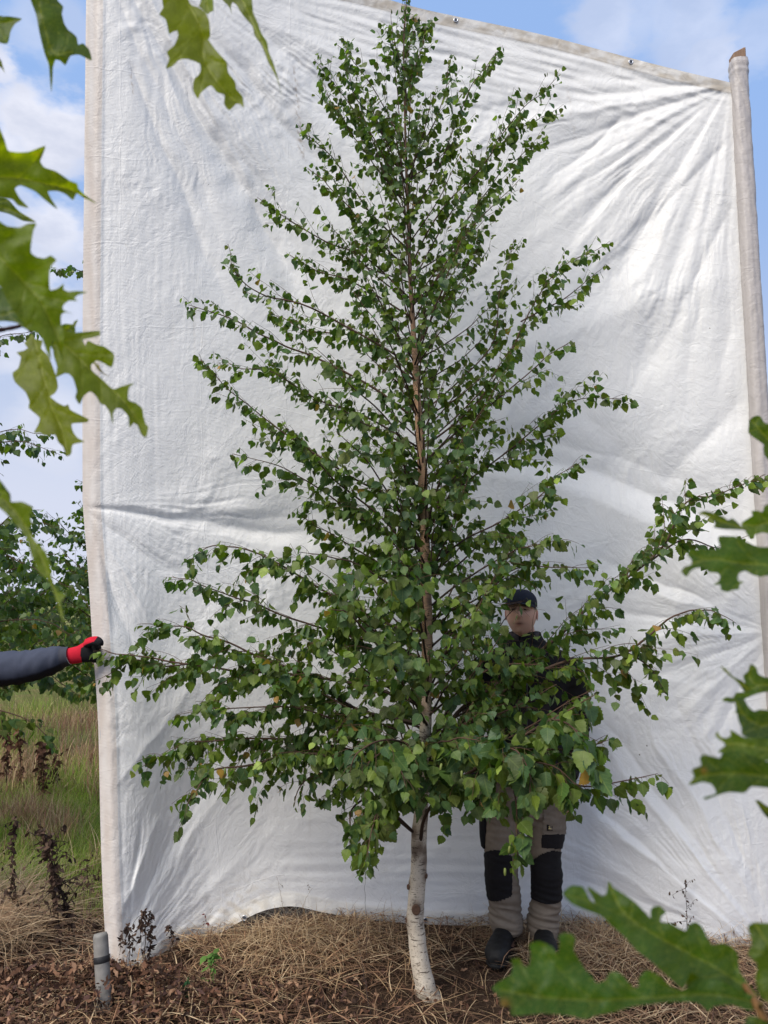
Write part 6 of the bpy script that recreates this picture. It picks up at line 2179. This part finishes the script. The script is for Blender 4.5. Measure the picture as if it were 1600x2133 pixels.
    Lg = [(1052, 1650, 40, .10, 0), (1047, 1700, 41, .105, 0), (1043, 1750, 37, .10, 0), (1045, 1785, 34, .092, -.01), (1045, 1820, 34, .090, -.015), (1050, 1860, 33, .085, -.01), (1053, 1885, 32, .080, 0),
          (1053, 1912, 33, .080, .0), (1057, 1932, 29, .072, .0), (1058, 1944, 26, .066, .0)]
    Rg = [(1132, 1650, 40, .10, 0), (1137, 1700, 40, .105, 0), (1135, 1750, 36, .10, 0), (1135, 1785, 30, .092, -.01), (1138, 1820, 31, .090, -.015), (1138, 1860, 31, .085, -.01), (1135, 1885, 31, .080, 0),
          (1132, 1912, 32, .080, .0), (1131, 1940, 28, .075, .0), (1131, 1962, 25, .068, .0)]
    for q_ in (Lg, Rg):
        mb.loft([R_(*r_) for r_ in q_], 24)

    def td(v):
        zlow = sstep(.34, .12, v[:, 2])
        return .004 * gnoise2(v[:, 0] * 10, v[:, 2] * 12, 13) + (.003 + .006 * zlow) * (1 - 2 * np.abs(gnoise2(v[:, 0] * 7 + 3, v[:, 2] * 30 + 6 * v[:, 0], 14)))
    tr, tv, tn, tf = remeshed('trousers', mb, .0055, M_TROUSER, root, lambda v: np.broadcast_to(np.array([.215, .175, .135]), v.shape) * (1 + .10 * gnoise2(v[:, 0] * 12, v[:, 2] * 8, 15))[:, None], 3, td)
    # knee pads and pockets lie on the front of the trouser legs
    W_ = tv + off
    D_ = (W_[:, 1] * math.cos(PITCH) + (W_[:, 2] - CAMH) * math.sin(PITCH))
    U_ = 800 + 1600 * W_[:, 0] / D_ - dx * 1.0
    Vv_ = 1066.5 - 1600 * (-W_[:, 1] * math.sin(PITCH) + (W_[:, 2] - CAMH) * math.cos(PITCH)) / D_
    frontf = tn[:, 1] < .35

    def padsel(x0, x1, y0, y1, slope=0, bow=0):
        xm = (U_ - x0) / (x1 - x0)
        return (U_ > x0) & (U_ < x1) & (Vv_ > y0 + slope * xm - bow * np.sin(np.clip(xm, 0, 1) * math.pi)) & (Vv_ < y1 + bow * np.sin(np.clip(xm, 0, 1) * math.pi)) & frontf
    if dx == 0:
        submesh('knee_pad', tv, tn, tf, padsel(1000, 1067, 1779, 1866, 4, 12), .004, M_FABRIC, tr, (.012, .011, .012))
        submesh('knee_pad', tv, tn, tf, padsel(1107, 1180, 1792, 1872, -16, 12), .004, M_FABRIC, tr, (.012, .011, .012))
        submesh('pocket_patch', tv, tn, tf, padsel(1128, 1190, 1738, 1766, 0, 3), .005, M_FABRIC, tr, (.014, .012, .013))
        submesh('thigh_pocket', tv, tn, tf, padsel(1130, 1190, 1676, 1738, 0, 0), .009, M_TROUSER, tr, (.185, .152, .12))
        # holster pouch on the other hip
        m3 = MB()
        m3.loft([R_(1009, 1690, 9, .035, -.01), R_(1008, 1712, 10, .04, -.01), R_(1007, 1742, 8, .035, -.01), R_(1007, 1762, 5, .025, -.01), R_(1008, 1767, 2, .012, -.01)], 14, (.012, .012, .013))
        m3.build('tool_pouch', M_FABRIC, root)
        # small dark badge with a yellowish emblem on the thigh pocket
        c_ = P_(1145, 1724, -.112)
        m3 = MB()
        box(m3, c_[0] - .014, c_[0] + .014, c_[1] - .003, c_[1] + .001, c_[2] - .014, c_[2] + .015, b=.0008, col=(.015, .013, .012))
        bd = m3.build('badge', M_FABRIC, root, smooth=False)
        m3 = MB()
        e_ = [(-.006, .006), (-.002, .0085), (.001, .005), (-.001, .001), (.004, -.002), (.0085, -.0035), (.008, -.0055), (-.007, -.0055), (-.0065, -.003), (-.003, -.001), (-.004, .003)]
        ce = np.array([(c_[0] + a, c_[1] - .0045, c_[2] + b) for a, b in e_] + [(c_[0] - .0015, c_[1] - .0045, c_[2] - .002)])
        m3.add(ce, [((k + 1) % 11, k, 11) for k in range(11)], None, (.55, .46, .20))
        m3.build('emblem', M_FABRIC, bd)
    # ---- boots
    for nm, (ax, ay), (tx, ty, tY), hem in (('boot', (1057, 1955), (1028, 2006, -.235), 0), ('boot', (1130, 1965), (1140, 1992, -.20), 0)):
        A_ = P_(ax, ay - 12, .01)
        heel = P_(ax, ay, .03)
        g0 = float(gz(root.location.x, Yc))
        heel[2] = g0
        toe = np.array(at(tx + dx, ty, Yc + tY)) - off
        toe[2] = g0
        if np.linalg.norm((toe - heel)[:2]) > .27:
            toe = heel + (toe - heel) / np.linalg.norm((toe - heel)[:2]) * .265
            toe[2] = g0
        fwd = nrm((toe - heel) * np.array([1, 1, 0]))
        sd = np.array([-fwd[1], fwd[0], 0])
        up = np.array([0, 0, 1.0])
        L_ = np.linalg.norm(toe - heel)
        mb = MB()
        an_top = A_[2]
        leg = []
        for t, w_, d_ in ((0, .046, .050), (.3, .047, .054), (.65, .046, .056), (1, .046, .055)):
            z_ = g0 + .06 + (an_top + .03 - g0 - .06) * t
            leg.append((np.array([heel[0] + fwd[0] * .035, heel[1] + fwd[1] * .035, z_]), sd * w_, fwd * d_))
        mb.loft(leg, 18)
        ft = []
        for t, w_, h_ in ((-.12, .026, .035), (-.08, .041, .047), (.05, .046, .054), (.30, .047, .060), (.5, .051, .054), (.7, .058, .048), (.87, .057, .043), (.96, .048, .036), (1.03, .028, .024)):
            c_ = heel + fwd * L_ * t + up * (h_ + .012)
            ft.append((c_, sd * w_, up * h_))
        mb.loft(ft, 20)
        bo, bv, bn, bf = remeshed('boot', mb, .0055, M_LEATHER, root, lambda v: np.broadcast_to(np.array([.009, .0085, .0085]), v.shape), 3,
                                  lambda v: .0022 * gnoise2(v[:, 0] * 22, v[:, 2] * 40 + v[:, 1] * 30, 16))
        m3 = MB()
        sole = []
        for t, w_ in ((-.14, .018), (-.11, .034), (.05, .042), (.35, .040), (.6, .050), (.85, .052), (.97, .040), (1.04, .018)):
            sole.append((heel + fwd * L_ * t + up * .012, sd * w_, up * .013))
        m3.loft(sole, 16, (.008, .008, .008))
        m3.build('sole', M_LEATHER, bo)
        m3 = MB()
        for t in (.26, .33, .40, .47, .54):
            h_ = np.interp(t, [.2, .3, .5, .7], [.135, .122, .108, .09])
            cc = heel + fwd * L_ * t + up * h_
            Pl_ = [cc + sd * .024 - up * .007, cc + sd * .010 + up * .003, cc - sd * .010 + up * .003, cc - sd * .024 - up * .007]
            m3.tube(catmull(Pl_, 7), .0022, 5, (.10, .10, .095))
        m3.build('laces', M_FABRIC, bo)
    return root


def jcol(v):
    c = np.broadcast_to(JB, v.shape).copy()
    lowfront = (v[:, 1] < -.06) & (v[:, 2] < 1.22) & (np.abs(v[:, 0] - .04) < .10)
    c[lowfront] = (.034, .028, .031)
    return c


person(3.98, 0, 'man in black jacket, navy cap and khaki work trousers standing half hidden behind the birch',
       arms=[[(1024, 1376), (1000, 1440), (984, 1510), (992, 1580), (1012, 1638, -.10)], [(1178, 1376), (1196, 1440), (1204, 1505), (1196, 1570), (1184, 1626, -.10)]],
       hands=[((1014, 1640, -.10), (.10, -.25, -1), (.6, -.5, 0), .98, .55, -1), ((1183, 1630, -.10), (-.06, -.25, -1), (-.6, -.5, 0), .98, .55, 1)],
       jacket_col=jcol)

# the second person, mostly outside the picture, holds the cloth edge with a gloved hand
H_Y = 3.90


def jcol2(v):
    c = np.broadcast_to(np.array([.050, .058, .085]), v.shape).copy()
    c *= (1 + .10 * gnoise2(v[:, 0] * 14, v[:, 2] * 14, 18))[:, None]
    return c


DX2 = -1390
p2 = person(3.93, DX2, 'person in slate blue sleeve, only the outstretched arm and gloved hand reaching in at left',
            arms=[[(1024, 1376), (1000, 1440), (984, 1520), (984, 1590), (1000, 1640, -.06)]],
            hands=[((1002, 1644, -.06), (.10, -.25, -1), (.6, -.5, 0), .98, .55, -1)],
            jacket_col=jcol2)
off2 = np.array(p2.location)


def Q(px, py, Y=H_Y):
    return np.array(at(px, py, Y)) - off2


mb = MB()
# straight arm from shoulder to wrist: sleeve
sl = catmull([Q(-222, 1395, 3.93), Q(-140, 1408, 3.92), Q(-60, 1402, 3.91), Q(0, 1394, 3.90), Q(60, 1388, 3.90), Q(115, 1373, 3.90), Q(146, 1366, 3.90)], 60)
T_s, U_s, V_s = frames(sl)
pxs = np.linspace(-222, 146, 60)
rs_ = np.interp(pxs, [-222, -140, -40, 0, 60, 112, 118, 146], [.075, .085, .086, .082, .072, .055, .050, .046])
k = 36
an = np.arange(k) * 2 * math.pi / k
s_par = np.linspace(0, 1, 60)
wr = 1 + .06 * gnoise2(s_par[:, None] * 26 + .6 * np.sin(an)[None], np.cos(an)[None] * 1.0 + 2 * s_par[:, None], 19) + .10 * np.abs(gnoise2(s_par[:, None] * 11 + np.sin(an)[None] * .8, np.sin(an)[None], 20)) * sstep(.93, .8, s_par)[:, None]
wr = wr - .035 * (np.abs(s_par[:, None] - .91) < .012)
ringv = sl[:, None] + (rs_[:, None] * wr)[..., None] * (np.cos(an)[None, :, None] * U_s[:, None] + np.sin(an)[None, :, None] * V_s[:, None])
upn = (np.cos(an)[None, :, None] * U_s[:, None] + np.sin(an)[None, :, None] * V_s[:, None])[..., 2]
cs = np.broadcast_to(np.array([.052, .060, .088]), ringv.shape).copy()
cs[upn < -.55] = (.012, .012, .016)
cuffm = s_par > .91
cs[cuffm] = cs[cuffm] * .5 + np.array([.050, .047, .050]) * .5
i_, j_ = np.meshgrid(np.arange(59), np.arange(k), indexing='ij')
a_ = (i_ * k + j_).ravel()
b_ = (i_ * k + (j_ + 1) % k).ravel()
link('sleeve', mesh_np('sleeve', ringv.reshape(-1, 3), np.stack([a_, b_, b_ + k, a_ + k], -1), cs.reshape(-1, 3), None, True, M_FABRIC), p2)
# forearm skin showing in the gap
mb = MB()
mb.tube([Q(60, 1386), Q(120, 1372), Q(150, 1367)], [.030, .027, .029], 14, (.50, .30, .22))
mb.build('wrist', M_SKIN, p2)

# glove: palm turned to the camera, forefinger and thumb over the cloth edge, other fingers behind it
mb = MB()
axis_ = nrm(Q(205, 1345) - Q(140, 1366))
upv = nrm(np.cross(np.cross(axis_, (0, 0, 1)), axis_))
dep = np.array([0, 1.0, 0])
rings = []
for (px, py, h_, d_) in ((142, 1367, .041, .034), (152, 1366, .042, .033), (166, 1363, .043, .030), (178, 1359, .050, .028), (188, 1357, .052, .026), (197, 1358, .048, .022)):
    rings.append((Q(px, py), upv * h_, dep * d_))
mb.loft(rings, 22)
fing = [
    ([Q(180, 1338, 3.895), Q(192, 1333, 3.885), Q(203, 1332, 3.875), Q(210, 1338, 3.865), Q(211, 1345, 3.868)], [.018, .0165, .0155, .0145, .010]),   # forefinger hooked over the edge
    ([Q(178, 1343, 3.865), Q(188, 1339, 3.850), Q(198, 1339, 3.843), Q(207, 1344, 3.845)], [.018, .0165, .015, .011]),                              # thumb
    ([Q(184, 1346, 3.91), Q(196, 1347, 3.93), Q(206, 1349, 3.965), Q(214, 1352, 3.975)], [.0165, .016, .015, .010]),
    ([Q(186, 1359, 3.91), Q(197, 1361, 3.93), Q(207, 1363, 3.965), Q(214, 1365, 3.975)], [.0165, .016, .015, .010]),
    ([Q(184, 1371, 3.91), Q(194, 1374, 3.93), Q(203, 1376, 3.96), Q(210, 1378, 3.97)], [.0150, .0145, .0135, .009]),
]
for P, r_ in fing:
    Pm = catmull(P, 16)
    mb.tube(Pm, np.interp(np.linspace(0, len(r_) - 1, 16), range(len(r_)), r_), 12)


def gcol(v):
    W_ = v + off2
    D_ = (W_[:, 1] * math.cos(PITCH) + (W_[:, 2] - CAMH) * math.sin(PITCH))
    U_ = 800 + 1600 * W_[:, 0] / D_
    V_ = 1066.5 - 1600 * (-W_[:, 1] * math.sin(PITCH) + (W_[:, 2] - CAMH) * math.cos(PITCH)) / D_
    # dipped black palm: boundary curves from the cuff up under the forefinger
    edge_x = np.interp(V_, [1325, 1336, 1342, 1350, 1362, 1385], [204, 196, 180, 169, 167, 172])
    blk = (U_ > edge_x)
    c = np.where(blk[:, None], np.array([.010, .010, .012]), np.array([.50, .012, .030]))
    return c


remeshed('glove', mb, .0034, M_FABRIC, p2, gcol, 3)
mb = MB()
cc = Q(141.5, 1367)
mb.loft([(cc - axis_ * .004, upv * .0425, dep * .0355), (cc, upv * .045, dep * .0375), (cc + axis_ * .006, upv * .044, dep * .036)], 24, (.75, .70, .62))
mb.build('glove_hem', M_FABRIC, p2)
print('objects', len(bpy.data.objects))
